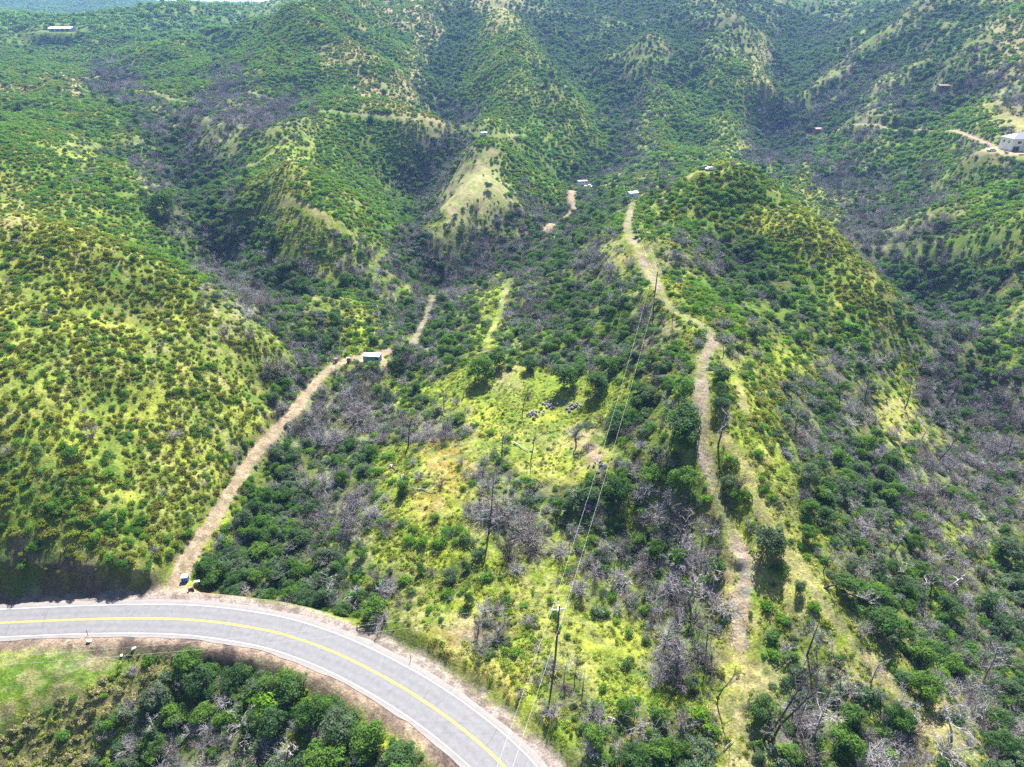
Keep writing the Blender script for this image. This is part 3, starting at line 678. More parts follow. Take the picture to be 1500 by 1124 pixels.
#--VEG--
# ------------------------------------------------------------------ plants: prototype meshes (radius about 1 m, standing on z = 0)
def leaf_cloud(P, Nrm, size, jit=.55, r=None):
    """one small triangle per leaf cluster at P, facing roughly along Nrm"""
    r = r or rng
    n_ = len(P); d = Nrm + np.array([0, 0, .35]) + r.normal(0, jit, (n_, 3)); d /= np.linalg.norm(d, axis=1)[:, None] + 1e-9
    a = np.cross(d, r.normal(0, 1, (n_, 3))); a /= np.linalg.norm(a, axis=1)[:, None] + 1e-9; b = np.cross(d, a)
    s_ = (size * r.uniform(.6, 1.4, n_))[:, None]
    V = np.stack([P + a * s_ * .75, P - a * s_ * .4 + b * s_ * .6, P - a * s_ * .4 - b * s_ * .6], 1).reshape(-1, 3)
    return V, np.arange(3 * n_).reshape(-1, 3)
def lobes_mesh(name, mat, lobes, nleaf, size, fill=.55, hue=.0):
    vol = np.array([l[3] ** 2 for l in lobes]); cnt = (nleaf * vol / vol.sum()).astype(int)
    Ps, Ns, At = [], [], []
    for l, c in zip(lobes, cnt):
        d = rng.normal(0, 1, (c, 3)); d /= np.linalg.norm(d, axis=1)[:, None]; d[:, 2] = np.where(d[:, 2] < -.35, -d[:, 2], d[:, 2])
        rad = l[3] * (fill + (1 - fill) * rng.uniform(0, 1, c) ** .45) * (1 + .22 * np.sin(d[:, 0] * 5 + l[0] * 9) * np.cos(d[:, 1] * 4 + l[1] * 7))
        Pn = np.array(l[:3]) + d * rad[:, None] * np.array([1, 1, l[4] if len(l) > 4 else .85])
        k = Pn[:, 2] > .01; Ps.append(Pn[k]); Ns.append(d[k]); At.append((np.clip(.5 + rng.normal(0, .2, c) + rng.normal(0, .12), 0, 1))[k])
    P = np.vstack(Ps); Nn = np.vstack(Ns); V, F = leaf_cloud(P, Nn, size)
    return mesh_from(name, V, F, mat, attr=np.concatenate(At))
def rnd_lobes(k, spread, r0, r1, h0, h1):
    L = []
    for i in range(k):
        a = rng.uniform(0, 6.28); q = spread * math.sqrt(rng.uniform(.05, 1)); r_ = rng.uniform(r0, r1)
        L.append((q * math.cos(a), q * math.sin(a), rng.uniform(h0, h1), r_, rng.uniform(.7, .95)))
    return L
def spiky_mesh(name, mat, nst, size, hh=1.0, per=6):
    """chamise-like shrub: fans of leafy stems rising from one base"""
    P, Nn, At = [], [], []
    for i in range(nst):
        a = rng.uniform(0, 6.28); t = rng.uniform(0, 1) ** .6 * 1.15; L = hh * rng.uniform(.75, 1.15)
        d = np.array([math.cos(a) * math.sin(t), math.sin(a) * math.sin(t), math.cos(t)])
        br = np.clip(.5 + rng.normal(0, .22), 0, 1)
        for k in range(per):
            u = .45 + .55 * (k + rng.uniform(0, 1)) / per
            P.append(d * L * u + rng.normal(0, .05, 3)); Nn.append(np.array([d[0], d[1], .6])); At.append(np.clip(br * (.5 + .6 * u), 0, 1))
    P = np.array(P); P[:, 2] = np.abs(P[:, 2]) * .85 + .02
    V, F = leaf_cloud(P, np.array(Nn), size, .6)
    return mesh_from(name, V, F, mat, attr=np.array(At))
def ribbon(V, F, p, q, w0, w1):
    d = q - p; s_ = np.cross(d, rng.normal(0, 1, 3)); s_ /= np.linalg.norm(s_) + 1e-9; u = np.cross(d, s_); u /= np.linalg.norm(u) + 1e-9
    for ax in (s_, u)[:1 if w0 < .018 else 2]:
        b = len(V); V += [p - ax * w0, p + ax * w0, q + ax * w1, q - ax * w1]; F.append([b, b + 1, b + 2, b + 3])
def twig_mesh(name, mat, nst, hh=1.2, sub=7, w0=.022, spread=1.0):
    """dead brush: bare grey stems splitting into fine twigs"""
    V, F, At = [], [], []
    for i in range(nst):
        a = rng.uniform(0, 6.28); t = rng.uniform(0, 1) ** .7 * spread; L = hh * rng.uniform(.7, 1.1); br = rng.uniform(.25, .95)
        d = np.array([math.cos(a) * math.sin(t), math.sin(a) * math.sin(t), math.cos(t)]); p = np.array([d[0], d[1], 0]) * .12
        for k in range(3):
            d = d + rng.normal(0, .16, 3); d /= np.linalg.norm(d); q = p + d * L / 3
            ribbon(V, F, p, q, w0 * (1 - k * .28), w0 * (1 - (k + 1) * .28)); 
            for j in range(sub if k else 2):
                e = d * .8 + rng.normal(0, .55, 3); e /= np.linalg.norm(e); o = p + (q - p) * rng.uniform(0, 1); m_ = o + e * L * rng.uniform(.14, .32)
                ribbon(V, F, o, m_, w0 * .5, w0 * .3); e2 = e + rng.normal(0, .5, 3); ribbon(V, F, m_, m_ + e2 / np.linalg.norm(e2) * L * .16, w0 * .35, w0 * .15)
            p = q
        At += [br] * (len(F) - len(At))
    V = np.array(V); V[:, 2] = np.maximum(V[:, 2], -.05)
    return mesh_from(name, V, np.array(F), mat, attr=np.clip(np.array(At) + rng.normal(0, .1, len(F)), 0, 1))
PROTO = {}
PROTO['chap'] = [spiky_mesh('chaparral_shrub', MT['chap'], 62, .15, 1.0, 6) for _ in range(2)] + [lobes_mesh('chaparral_shrub', MT['chap'], rnd_lobes(4, .5, .4, .6, .3, .6), 360, .14) for _ in range(2)]
PROTO['green'] = [lobes_mesh('green_shrub', MT['green'], rnd_lobes(k, .62, .42, .66, .3, .75), 620, .13, .5) for k in (4, 6, 7)] + [spiky_mesh('green_shrub', MT['green'], 95, .13, 1.1, 6)]
PROTO['cool'] = [lobes_mesh('blue_green_shrub', MT['cool'], rnd_lobes(k, .66, .36, .66, .25, .85), 620, .12, .45) for k in (4, 6, 8)] + [spiky_mesh('blue_green_shrub', MT['cool'], 105, .12, 1.15, 6)]
PROTO['oak'] = [lobes_mesh('oak_shrub', MT['oak'], rnd_lobes(k, .62, .28, .46, .35, 1.15) + [(0, 0, .7, .55, .9)], 2600, .066, .5) for k in (9, 12, 14, 10)]
PROTO['dry'] = [spiky_mesh('dry_scrub', MT['dry'], 70, .13, .8, 6) for _ in range(2)] + [lobes_mesh('dry_scrub', MT['dry'], rnd_lobes(5, .55, .3, .5, .2, .4), 420, .12) for _ in range(1)]
PROTO['twig'] = [twig_mesh('dead_brush', MT['twig'], ns, hh, 7, .02, sp_) for ns, hh, sp_ in ((26, 1.25, 1.0), (34, 1.1, 1.2), (22, 1.5, .75))]
PROTO['weed'] = [lobes_mesh('weed_clump', MT['lime'], rnd_lobes(4, .6, .3, .5, .02, .12), 120, .13, .3) for _ in range(2)] + [spiky_mesh('weed_clump', MT['lime'], 34, .12, .6, 4)]
PROTO['far'] = [lobes_mesh('far_shrub', MT['green'], rnd_lobes(4, .6, .4, .6, .3, .6), 110, .26, .6) for _ in range(3)]

# density per square metre of each plant by cover letter: kind -> (density, min radius, max radius)
REC = {
 'y': {'chap': (.42, .5, 1.3), 'green': (.09, .5, 1.3), 'twig': (.006, .6, 1.2), 'weed': (.5, .5, 1.0)},
 'q': {'chap': (.42, .6, 1.5), 'green': (.26, .7, 1.6), 'twig': (.01, .9, 1.6), 'weed': (.3, .5, 1.0)},
 'g': {'green': (.20, .8, 1.7), 'chap': (.16, .7, 1.3), 'oak': (.002, 1.6, 2.6)},
 'r': {'green': (.18, .7, 1.3), 'chap': (.14, .6, 1.1), 'twig': (.01, .8, 1.4)},
 'd': {'cool': (.13, .7, 1.8), 'green': (.08, .7, 1.7), 'oak': (.034, 1.3, 3.0), 'twig': (.035, .9, 2.1), 'weed': (.35, .5, 1.1)},
 'm': {'cool': (.11, .6, 1.6), 'green': (.04, .6, 1.4), 'oak': (.018, 1.2, 2.6), 'twig': (.10, .8, 2.4), 'weed': (.4, .5, 1.1)},
 'p': {'twig': (.14, .9, 2.6), 'cool': (.07, .6, 1.5), 'green': (.02, .6, 1.4), 'oak': (.009, 1.3, 2.4), 'weed': (.4, .5, 1.1)},
 'c': {'weed': (.95, .5, 1.3), 'green': (.09, .4, 1.5), 'twig': (.03, .6, 1.7), 'oak': (.004, 1.2, 2.4), 'chap': (.05, .4, .9)},
 'C': {'weed': (1.1, .4, 1.1), 'twig': (.010, .5, 1.2), 'green': (.035, .35, 1.0), 'chap': (.03, .35, .8)},
 'O': {'weed': (.6, .35, .9), 'twig': (.004, .6, 1.1)},
 'S': {'weed': (.4, .3, .8), 'chap': (.05, .5, 1.2), 'green': (.045, .5, 1.5)},
 's': {'chap': (.03, .5, 1.1), 'weed': (.2, .4, .8)},
 't': {'chap': (.11, .7, 1.4), 'green': (.07, .8, 1.7), 'oak': (.002, 1.5, 2.4)},
 'b': {'oak': (.03, 1.5, 2.8), 'cool': (.08, .9, 1.7), 'green': (.02, .9, 1.6), 'twig': (.02, 1.2, 2.2)},
 'h': {'green': (.08, 1.5, 3)},
 'o': {'dry': (.44, .6, 1.35), 'green': (.02, .7, 1.3), 'weed': (.6, .5, 1.0)},
 'k': {'chap': (.09, .5, 1.2), 'green': (.05, .5, 1.3), 'weed': (.08, .4, .8)},
 'P': {'weed': (.05, .3, .7), 'chap': (.004, .4, .8)}, 'x': {}, 'G': {},
}
def near_pads(x, y):
    m = np.zeros(x.shape, bool)
    for p_, rad in ((P_HOUSE, 13), (P_SHED, 4.5), (P_TANK, 3.5), (P_BARN, 30), (P_CARH, 4), (P_TRUCK, 4), (P_DUMP, 2.5), *((Vector(hit(*q)), r_) for q, r_ in (((784, 609), 3), ((811, 593), 3.2), ((839, 598), 2.4), ((763, 657), 2.6), ((131, 940), 1.5), ((280, 862), 2.5), ((1452, 222), 7), ((862, 275), 5), ((862, 650), 3)))):
        if p_ is not None: m |= np.hypot(x - p_.x, y - p_.y) < rad
    return m
plants = {k: [] for k in PROTO}
def scatter(kinds_scale, r0, r1, cell, wide=46, dens=1.0, szk=1.0, swap=None):
    """one candidate per kind per cell, kept with the probability the cover asks for"""
    xs = np.arange(-r1 * math.sin(R(wide)), r1 * math.sin(R(wide)), cell); ys = np.arange(r0 * .6, r1, cell)
    X0, Y0 = np.meshgrid(xs, ys); X0 = X0.ravel(); Y0 = Y0.ravel()
    rad = np.hypot(X0, Y0); m = (rad > r0) & (rad <= r1) & (np.abs(np.arctan2(X0, Y0)) < R(wide)); X0 = X0[m]; Y0 = Y0[m]
    for ki, kind in enumerate(kinds_scale):
        X = X0 + rng.uniform(0, cell, X0.size); Y = Y0 + rng.uniform(0, cell, X0.size)
        Z = lookup(GZ, X, Y); px, py, dp = project(X, Y, Z)
        zc = cover(px + rng.normal(0, 15, X.size), py + rng.normal(0, 11, X.size)); zc = np.where(inpoly(px, py, [(0,945),(200,944),(170,978),(120,1010),(60,1038),(-200,1110),(-200,930)]), ALLZ['G'], zc); prob = np.zeros(X.size); lo = np.ones(X.size); hi = np.ones(X.size)
        for c, rec in REC.items():
            if kind in rec:
                q = zc == ALLZ[c]; prob[q] = rec[kind][0] * cell * cell; lo[q] = rec[kind][1]; hi[q] = rec[kind][2]
        cl = fbm(X / 9, Y / 9, 201 + ki, 3)                       # plants gather in clumps
        prob = prob * dens * (.4 + 1.25 * ss(.36, .62, cl))
        cv_ = np.clip(concavity(X, Y), -2.5, 2.5)
        prob = prob * {'oak': np.exp(cv_ * .75), 'twig': np.exp(cv_ * .45), 'green': np.exp(cv_ * .12), 'cool': np.exp(cv_ * .3), 'chap': np.exp(-cv_ * .3), 'weed': np.exp(-cv_ * .15), 'dry': 1}[kind]
        prob[((px < -250) | (px > 1750))] *= .65 if r1 <= 260 else .2
        keep = rng.uniform(0, 1, X.size) < prob
        tr = np.minimum(np.minimum(lookup(TRK['drive'], X, Y), lookup(TRK['track'], X, Y)), np.minimum(lookup(TRK['steep'], X, Y), lookup(TRK['soilpatch'], X, Y)))
        s_ = (lo + (hi - lo) * rng.uniform(0, 1, X.size) ** 1.6) * szk
        keep &= tr > s_ * .55
        sdv, _, _ = road_sd(X, Y); keep &= (sdv > 8.2 + s_ * .3) | (-sdv > 6.8 + s_ * .3)
        keep &= ~near_pads(X, Y); keep &= ~((np.hypot((X - apx) * .8, (Y - apy) * 1.5) < 7.5))
        if kind == 'weed': keep &= np.hypot(X, Y) < 330
        i = np.nonzero(keep)[0]
        if len(i): plants[swap or kind].append(np.stack([X[i], Y[i], Z[i], s_[i], rng.uniform(0, 6.28, len(i)), px[i], py[i], dp[i], zc[i]], 1))
KS = ['chap', 'green', 'cool', 'oak', 'dry', 'twig']
scatter(KS, 45, 260, 1.5, wide=54)
scatter(['weed'], 45, 190, .85, wide=54)
scatter(['weed'], 190, 330, 1.3, dens=.6, szk=1.25)
scatter(KS, 260, 480, 2.0, dens=1.0, szk=1.1)
scatter(['chap', 'green', 'cool', 'oak', 'twig'], 480, 1000, 2.3, dens=.8, szk=1.35)
scatter(['green'], 1000, 2700, 7, dens=1.1, szk=2.2, swap='far')
EXPL = [('oak',1120,790,34),('oak',1135,800,26),('oak',1005,612,44),('oak',1056,550,22),('oak',1056,590,22),('oak',702,540,30),('twig',402,530,28),('oak',245,300,30),('oak',775,528,22),('oak',727,524,26),
 ('oak',530,915,26),('twig',540,922,24),('oak',228,1020,30),('oak',232,1062,30),('oak',158,1062,18),('oak',280,960,26),('oak',300,990,30),('oak',350,985,30),('oak',385,1000,32),('oak',430,1010,30),('oak',450,1045,36),('oak',400,1060,34),
 ('oak',500,1060,38),('oak',545,1080,38),('oak',590,1105,36),('oak',480,1100,40),('oak',425,985,24),('oak',320,1055,20),('green',385,1020,30),('oak',660,838,16),('oak',860,720,36),('oak',905,715,30),('oak',1000,700,32),('oak',955,690,28),
 ('twig',1000,810,26),('oak',990,815,22),('oak',1290,905,36),('oak',1320,925,26),('oak',1240,1075,38),('oak',925,1100,32),('oak',870,1075,26),('twig',865,1035,24),('oak',915,1035,22),('oak',940,1095,20),('oak',325,868,18),('oak',350,825,26),
 ('oak',470,868,24),('oak',525,868,20),('oak',590,712,18),('oak',1065,705,18),('oak',1075,720,16),('green',1000,562,20),('green',1235,668,18),('oak',1265,650,26),('oak',1470,805,30),('oak',1480,1000,36),('oak',1350,1000,30),('oak',1440,880,24),
 ('oak',1180,780,18),('oak',1170,860,14),('green',1140,830,14),('oak',1235,850,26),('oak',1180,695,26),('twig',735,745,30),('twig',770,775,28),('twig',745,800,26),('twig',1060,880,28),('twig',820,805,18),('twig',990,990,26),('twig',705,945,18),
 ('green',100,658,17),('twig',135,632,14),('twig',255,632,14),('oak',905,620,22),('oak',1465,1085,28),('twig',1390,1090,34),('twig',1180,1090,30),('twig',1290,1105,32),('oak',1160,1100,24),('twig',1440,1040,30),
 ('oak',830,550,28),('oak',870,560,26),('oak',890,530,24),('oak',620,830,14),('oak',500,700,18),('oak',460,740,20),('oak',380,780,22),('oak',420,830,22),('twig',480,640,24),('twig',520,600,26),('twig',440,620,20),('twig',650,635,20)]
for kd, ex, ey, er in EXPL:
    q = hit(ex, ey + er * .6)
    if q is None: continue
    _, _, dq = project(q[0], q[1], q[2]); rw = er * float(dq) / 1000 * .88
    sdq, _, iq = road_sd(np.array([q[0]]), np.array([q[1]])); need = (7.2 if sdq[0] > 0 else 6.0) + rw * .8
    if abs(sdq[0]) < need: v_ = RN[iq[0]] * (1 if sdq[0] > 0 else -1) * (need - abs(sdq[0])); q = np.array([q[0] + v_[0], q[1] + v_[1], 0]); q[2] = float(lookup(GZ, q[0], q[1]))
    plants[kd].append(np.array([[q[0], q[1], q[2], rw, rng.uniform(0, 6.28), ex, ey, float(dq), 5]]))
plants = {k: (np.vstack(v) if v else np.zeros((0, 9))) for k, v in plants.items()}
print('PLANTS', {k: len(v) for k, v in plants.items()})

# every plant of a kind beyond the 300 that show largest: one scattered object per kind
def scatter_object(name, A_, meshes, protos, mat):
    me = bpy.data.meshes.new(name + '_places'); me.vertices.add(len(A_)); me.vertices.foreach_set('co', (A_[:, :3] - np.array([0, 0, .05])).astype(np.float32).ravel())
    a = me.attributes.new('psize', 'FLOAT_VECTOR', 'POINT'); sv = A_[:, 3:4] * np.stack([rng.uniform(.85, 1.2, len(A_)), rng.uniform(.85, 1.2, len(A_)), rng.uniform(.7, 1.15, len(A_))], 1)
    a.data.foreach_set('vector', sv.astype(np.float32).ravel())
    a = me.attributes.new('prot', 'FLOAT_VECTOR', 'POINT'); rv = np.stack([rng.normal(0, .12, len(A_)), rng.normal(0, .12, len(A_)), A_[:, 4]], 1); a.data.foreach_set('vector', rv.astype(np.float32).ravel())
    a = me.attributes.new('pick', 'INT', 'POINT'); a.data.foreach_set('value', rng.integers(0, len(protos), len(A_)).astype(np.int32))
    me.materials.append(mat)
    o = link(bpy.data.objects.new(name, me)); o['kind'] = 'stuff'
    ng = bpy.data.node_groups.new(name, 'GeometryNodeTree')
    ng.interface.new_socket('Geometry', in_out='INPUT', socket_type='NodeSocketGeometry'); ng.interface.new_socket('Geometry', in_out='OUTPUT', socket_type='NodeSocketGeometry')
    gi = ng.nodes.new('NodeGroupInput'); go = ng.nodes.new('NodeGroupOutput'); iop = ng.nodes.new('GeometryNodeInstanceOnPoints'); jn = ng.nodes.new('GeometryNodeJoinGeometry')
    for p in protos:
        oi = ng.nodes.new('GeometryNodeObjectInfo'); oi.transform_space = 'ORIGINAL'; oi.inputs['Object'].default_value = p; oi.inputs['As Instance'].default_value = True
        ng.links.new(oi.outputs['Geometry'], jn.inputs[0])
    def na(nm, ty):
        x = ng.nodes.new('GeometryNodeInputNamedAttribute'); x.data_type = ty; x.inputs['Name'].default_value = nm; return x
    ng.links.new(gi.outputs[0], iop.inputs['Points']); ng.links.new(jn.outputs[0], iop.inputs['Instance']); iop.inputs['Pick Instance'].default_value = True
    ng.links.new(na('pick', 'INT').outputs[0], iop.inputs['Instance Index']); ng.links.new(na('psize', 'FLOAT_VECTOR').outputs[0], iop.inputs['Scale'])
    e2r = ng.nodes.new('FunctionNodeEulerToRotation'); ng.links.new(na('prot', 'FLOAT_VECTOR').outputs[0], e2r.inputs[0]); ng.links.new(e2r.outputs[0], iop.inputs['Rotation'])
    ng.links.new(iop.outputs[0], go.inputs[0])
    md = o.modifiers.new('scatter', 'NODES'); md.node_group = ng
    return o

def ground_z(x, y): return float(lookup(GZ, x, y))
def terr(px, py):
    h_ = hit(px, py); return Vector(h_) if h_ is not None else None
LM = []      # landmarks for labels: (phrase, x, y)
def lm(phrase, px, py):
    p = terr(px, py)
    if p is not None: LM.append((phrase, p.x, p.y))
for ph, px, py in [('the utility pole by the road', 812, 968), ('the utility pole on the ridge track', 957, 448), ('the blue waste bin', 272, 855), ('the teal shed', 546, 530),
    ('the grey rubble in the clearing', 812, 592), ('the bare patch in the clearing', 862, 650), ('the white fallen log in the clearing', 765, 660), ('the tall charred snag', 716, 782),
    ('the outer edge of the road bend', 560, 925), ('the bottom end of the ridge track', 1095, 850), ('the bend of the ridge track', 1040, 495), ('the tip of the grassy pad', 200, 965),
    ('the twin black snags', 1118, 1060), ('the white forked dead tree', 1338, 865), ('the dirt patch below the ridge track', 1085, 985), ('the bare soil strip bottom right', 1320, 1010),
    ('the arched dead tree', 1222, 880), ('the middle of the dirt driveway', 350, 700), ('the shaded roadside bank', 60, 850), ('the bottom left corner', 30, 1105), ('the bottom right corner', 1480, 1110),
    ('the grey dead tree above the road', 705, 940), ('the inner edge of the bend', 430, 985), ('the bottom edge inside the bend', 540, 1100), ('the top of the driveway', 470, 555),
    ('the bare spot on the left hillside', 60, 580), ('the crest of the left hillside', 200, 395), ('the nose of the left hillside', 420, 560), ('the creek crossing below the driveway', 470, 780), ('the right end of the clearing', 920, 590),
    ('the leaning tree in the clearing', 846, 655), ('the brown burnt brush ring', 650, 800), ('the bright grass in the right valley', 1440, 830), ('the bleached leaning trunk', 1392, 860)]: lm(ph, px, py)
def region(px, py, zc):
    if py < 330: return 'on the slopes beyond the far clearing', 'beyond the far clearing'
    left = np.interp(py, [300, 520, 635, 730, 860], [330, 450, 400, 330, 240])
    if py > 890 and px < np.interp(py, [900, 960, 1124], [250, 480, 700]): return 'in the gully inside the road bend', 'inside the road bend'
    if px < left: return 'on the sunny hillside left of the driveway', 'on the left hillside'
    ridge = np.interp(py, [330, 480, 650, 850, 1124], [930, 1020, 1040, 1090, 1110])
    if px > np.interp(py, [430, 600, 850, 1124], [1320, 1260, 1230, 1400]): return 'in the shady valley at the right edge', 'in the right hand valley'
    if px > ridge: return 'on the slope right of the ridge track', 'right of the ridge track'
    if px < np.interp(py, [330, 560, 700, 900], [650, 600, 560, 640]): return 'between the driveway and the clearing', 'in the draw'
    return 'in the middle, left of the ridge track', 'around the clearing'
KIND = {'chap': ('chaparral_shrub', 'small olive chaparral shrub', 'shrub', 'olive chaparral shrubs'), 'green': ('green_shrub', 'rounded green shrub', 'shrub', 'mid green shrubs'),
        'cool': ('blue_green_shrub', 'dull blue green shrub', 'shrub', 'blue green shrubs'),
        'oak': ('oak_shrub', 'dark green oak bush', 'tree', 'dark green oaks'), 'dry': ('dry_scrub', 'straw coloured dry bush', 'shrub', 'dry scrub bushes'),
        'twig': ('dead_brush', 'leafless grey bush', 'dead bush', 'grey dead bushes')}
for k, (nm, lab, cat, grp) in KIND.items():
    A_ = plants[k]
    if not len(A_): continue
    inview = (A_[:, 5] > 2) & (A_[:, 5] < 1498) & (A_[:, 6] > 2) & (A_[:, 6] < 1135)
    big = A_[:, 3] / A_[:, 7] * inview; order = np.argsort(-big)
    ind = order[:300]; ind = ind[big[ind] > 0]; rest = np.setdiff1d(np.arange(len(A_)), ind)
    # unique wording: the nearest and second nearest of this kind to each landmark
    uniq = {}
    for ph, lx, ly in LM:
        d = np.hypot(A_[ind, 0] - lx, A_[ind, 1] - ly); o2 = np.argsort(d)
        for word, j in zip(('nearest to', 'second nearest to', 'third nearest to'), o2[:3]):
            if int(ind[j]) not in uniq and d[j] < 16: uniq[int(ind[j])] = '%s %s %s' % (lab, word, ph)
    grp_seen = {}
    for i in ind:                                   # the largest few of each group can be told by their size
        w1, w2 = region(A_[i][5], A_[i][6], 0); c_ = grp_seen.get(w2, 0); grp_seen[w2] = c_ + 1
        if c_ < 2 and int(i) not in uniq: uniq[int(i)] = '%s %s %s' % (('largest', 'second largest')[c_], lab, w1)
    objs = []
    for n_i, i in enumerate(ind):
        a = A_[i]; o = bpy.data.objects.new(nm, PROTO[k][n_i % len(PROTO[k])]); link(o)
        o.location = (a[0], a[1], a[2] - .05); o.rotation_euler = (random.gauss(0, .06), random.gauss(0, .06), a[4])
        o.scale = (a[3] * random.uniform(.85, 1.2), a[3] * random.uniform(.85, 1.2), a[3] * random.uniform(.7, 1.12))
        w1, w2 = region(a[5], a[6], a[8]); o['category'] = cat
        if int(i) in uniq: o['label'] = uniq[int(i)]
        else: o['label'] = '%s %s' % (lab, w1)
        o['group'] = '%s %s' % (grp, w2)
        objs.append(o)
    if len(rest):
        st = scatter_object({'chap': 'chaparral_cover', 'green': 'green_brush_cover', 'cool': 'blue_green_cover', 'oak': 'oak_cover', 'dry': 'dry_scrub_cover', 'twig': 'dead_brush_cover'}[k], A_[rest], PROTO[k], objs[:len(PROTO[k])], MT['ground'])
def hidden_protos(k, nm):
    """the first few plants of the scatter, placed for real, serve as its pattern"""
    out = []
    for i, me in enumerate(PROTO[k]):
        a = plants[k][i]; o = link(bpy.data.objects.new(nm, me)); o.location = a[:3]; o.scale = (a[3],) * 3; o['kind'] = 'stuff'; out.append(o)
    plants[k] = plants[k][len(out):]; return out
if len(plants['weed']): pr = hidden_protos('weed', 'weed_clumps'); scatter_object('weed_cover', plants['weed'], PROTO['weed'], pr, MT['lime'])
if len(plants['far']): pr = hidden_protos('far', 'distant_shrubs'); scatter_object('distant_brush_cover', plants['far'], PROTO['far'], pr, MT['green'])
# --- haze
hz = MB().box((0, 1500, 115), (9000, 9500, 420)).build('haze', None); hz['kind'] = 'stuff'
hm, nt, nn, ll = new_mat('valley_haze'); out = N(nt, 'ShaderNodeOutputMaterial'); pv = N(nt, 'ShaderNodeVolumePrincipled')
pv.inputs['Color'].default_value = (.28, .50, 1, 1); pv.inputs['Density'].default_value = .00013; pv.inputs['Anisotropy'].default_value = .2
ll.new(pv.outputs[0], out.inputs['Volume']); hz.data.materials.append(hm)
# ------------------------------------------------------------------ built things
MT['wood'] = simple('creosoted_pole_wood', (.06, .045, .035), .9, var=.35, scale=3, bump=.3)
MT['arm'] = simple('weathered_arm_wood', (.42, .40, .38), .85, var=.15, scale=4)
MT['steel'] = simple('galvanised_steel', (.45, .46, .47), .45, .6, var=.1)
MT['porcelain'] = simple('grey_porcelain', (.62, .63, .65), .3, var=.05)
MT['wire'] = simple('bright_aluminium_wire', (.75, .75, .73), .5, .0, var=.05)
MT['wallw'] = simple('cream_stucco', (.78, .75, .70), .85, var=.06, scale=1.5, bump=.15)
MT['slate'] = simple('grey_blue_roofing', (.10, .12, .16), .7, var=.12, scale=2, bump=.2)
MT['glass'] = simple('dark_window_glass', (.03, .04, .05), .12, var=.1)
MT['trim'] = simple('pale_trim_paint', (.7, .68, .64), .6, var=.05)
MT['dark'] = simple('dark_garage_paint', (.06, .05, .055), .6, var=.1)
MT['concrete'] = simple('bare_concrete', (.42, .40, .37), .9, var=.15, scale=1, bump=.2)
MT['teal'] = simple('teal_painted_siding', (.17, .33, .36), .7, var=.18, scale=2, bump=.2)
MT['whiteroof'] = simple('white_sheet_roof', (.72, .74, .74), .5, var=.06)
MT['paleblue'] = simple('pale_blue_sheet_metal', (.36, .48, .58), .5, var=.08)
MT['blue'] = simple('blue_plastic', (.05, .10, .34), .45, var=.12)
MT['bluelid'] = simple('faded_blue_lid', (.30, .34, .50), .5, var=.1)
MT['rusty'] = simple('rusty_brown_metal', (.17, .085, .05), .8, var=.4, scale=2, bump=.2)
MT['board'] = simple('old_brown_boards', (.20, .13, .085), .85, var=.3, scale=3, bump=.3)
MT['carwhite'] = simple('white_car_paint', (.62, .62, .62), .3, var=.02)
MT['cargrey'] = simple('dark_grey_car_paint', (.06, .065, .07), .3, var=.05)
MT['carblue'] = simple('pale_blue_car_paint', (.38, .50, .58), .3, var=.02)
MT['tyre'] = simple('black_rubber', (.025, .025, .025), .85, var=.1)
MT['lamp'] = simple('clear_lamp_lens', (.6, .6, .55), .2, var=.02)
MT['rock'] = simple('pale_rock', (.19, .18, .18), .9, var=.3, scale=2, bump=.5)
MT['whiterock'] = simple('white_boulder', (.55, .52, .46), .9, var=.15, scale=2, bump=.4)

def top_of(p, px, py): return at_y(px, py, p.y)[2]
def pole(base, h, lean, label, arms, guy=False):
    t = empty('utility_pole', base); tag(t, label, 'utility pole', 'wooden utility poles of the power line')
    MB().tube([(0, 0, -.6), (lean[0] * .5, lean[1] * .5, h * .5), (lean[0], lean[1], h)], [.19, .165, .13], 10).build('shaft', MT['wood'], t, True)
    ends = []
    for (az, dz, L) in arms:
        c = Vector((lean[0] * (1 - dz / h), lean[1] * (1 - dz / h), h - dz)); u = Vector((math.cos(az), math.sin(az), 0)); v = Vector((-u.y, u.x, 0))
        a = MB().box(c + v * .18, (L, .12, .14), az).build('crossarm', MT['arm'], t)
        for s_ in (-1, 1):
            MB().tube([c + v * .25 + u * s_ * .75 + Vector((0, 0, -.07)), c + v * .17 + Vector((0, 0, -.75))], .022, 5).build('arm_brace', MT['steel'], t)
            p = c + v * .18 + u * s_ * (L / 2 - .12) + Vector((0, 0, .07))
            MB().tube([p, p + Vector((0, 0, .08)), p + Vector((0, 0, .12)), p + Vector((0, 0, .2)), p + Vector((0, 0, .26))], [.03, .03, .09, .08, .04], 8).build('insulator', MT['porcelain'], t)
            ends.append(Vector(base) + p + Vector((0, 0, .27)))
    MB().tube([(lean[0], lean[1], h), (lean[0], lean[1], h + .18)], [.05, .03], 6).build('pole_cap', MT['steel'], t)
    return ends
pb1, pb2, pb3, pb4 = terr(813, 968), terr(957, 450), terr(914, 298), terr(963, 259)
def hgt(p, px, py): return max(6.0, top_of(p, px, py) - p.z)
azl = math.atan2(0, 1)
E1 = pole(pb1, hgt(pb1, 817, 888), (.35, 0), 'tall dark utility pole with pale double crossarm on the grassy slope above the road bend', [(.15, .9, 2.4), (1.45, .35, 2.0)])
E2 = pole(pb2, hgt(pb2, 961, 398), (.2, 0), 'dark utility pole with one crossarm beside the ridge track', [(.1, .3, 2.6)])
E3 = pole(pb3, hgt(pb3, 917, 268), (.2, 0), 'small distant utility pole next to the pale blue hut', [(-.1, .3, 2.6)])
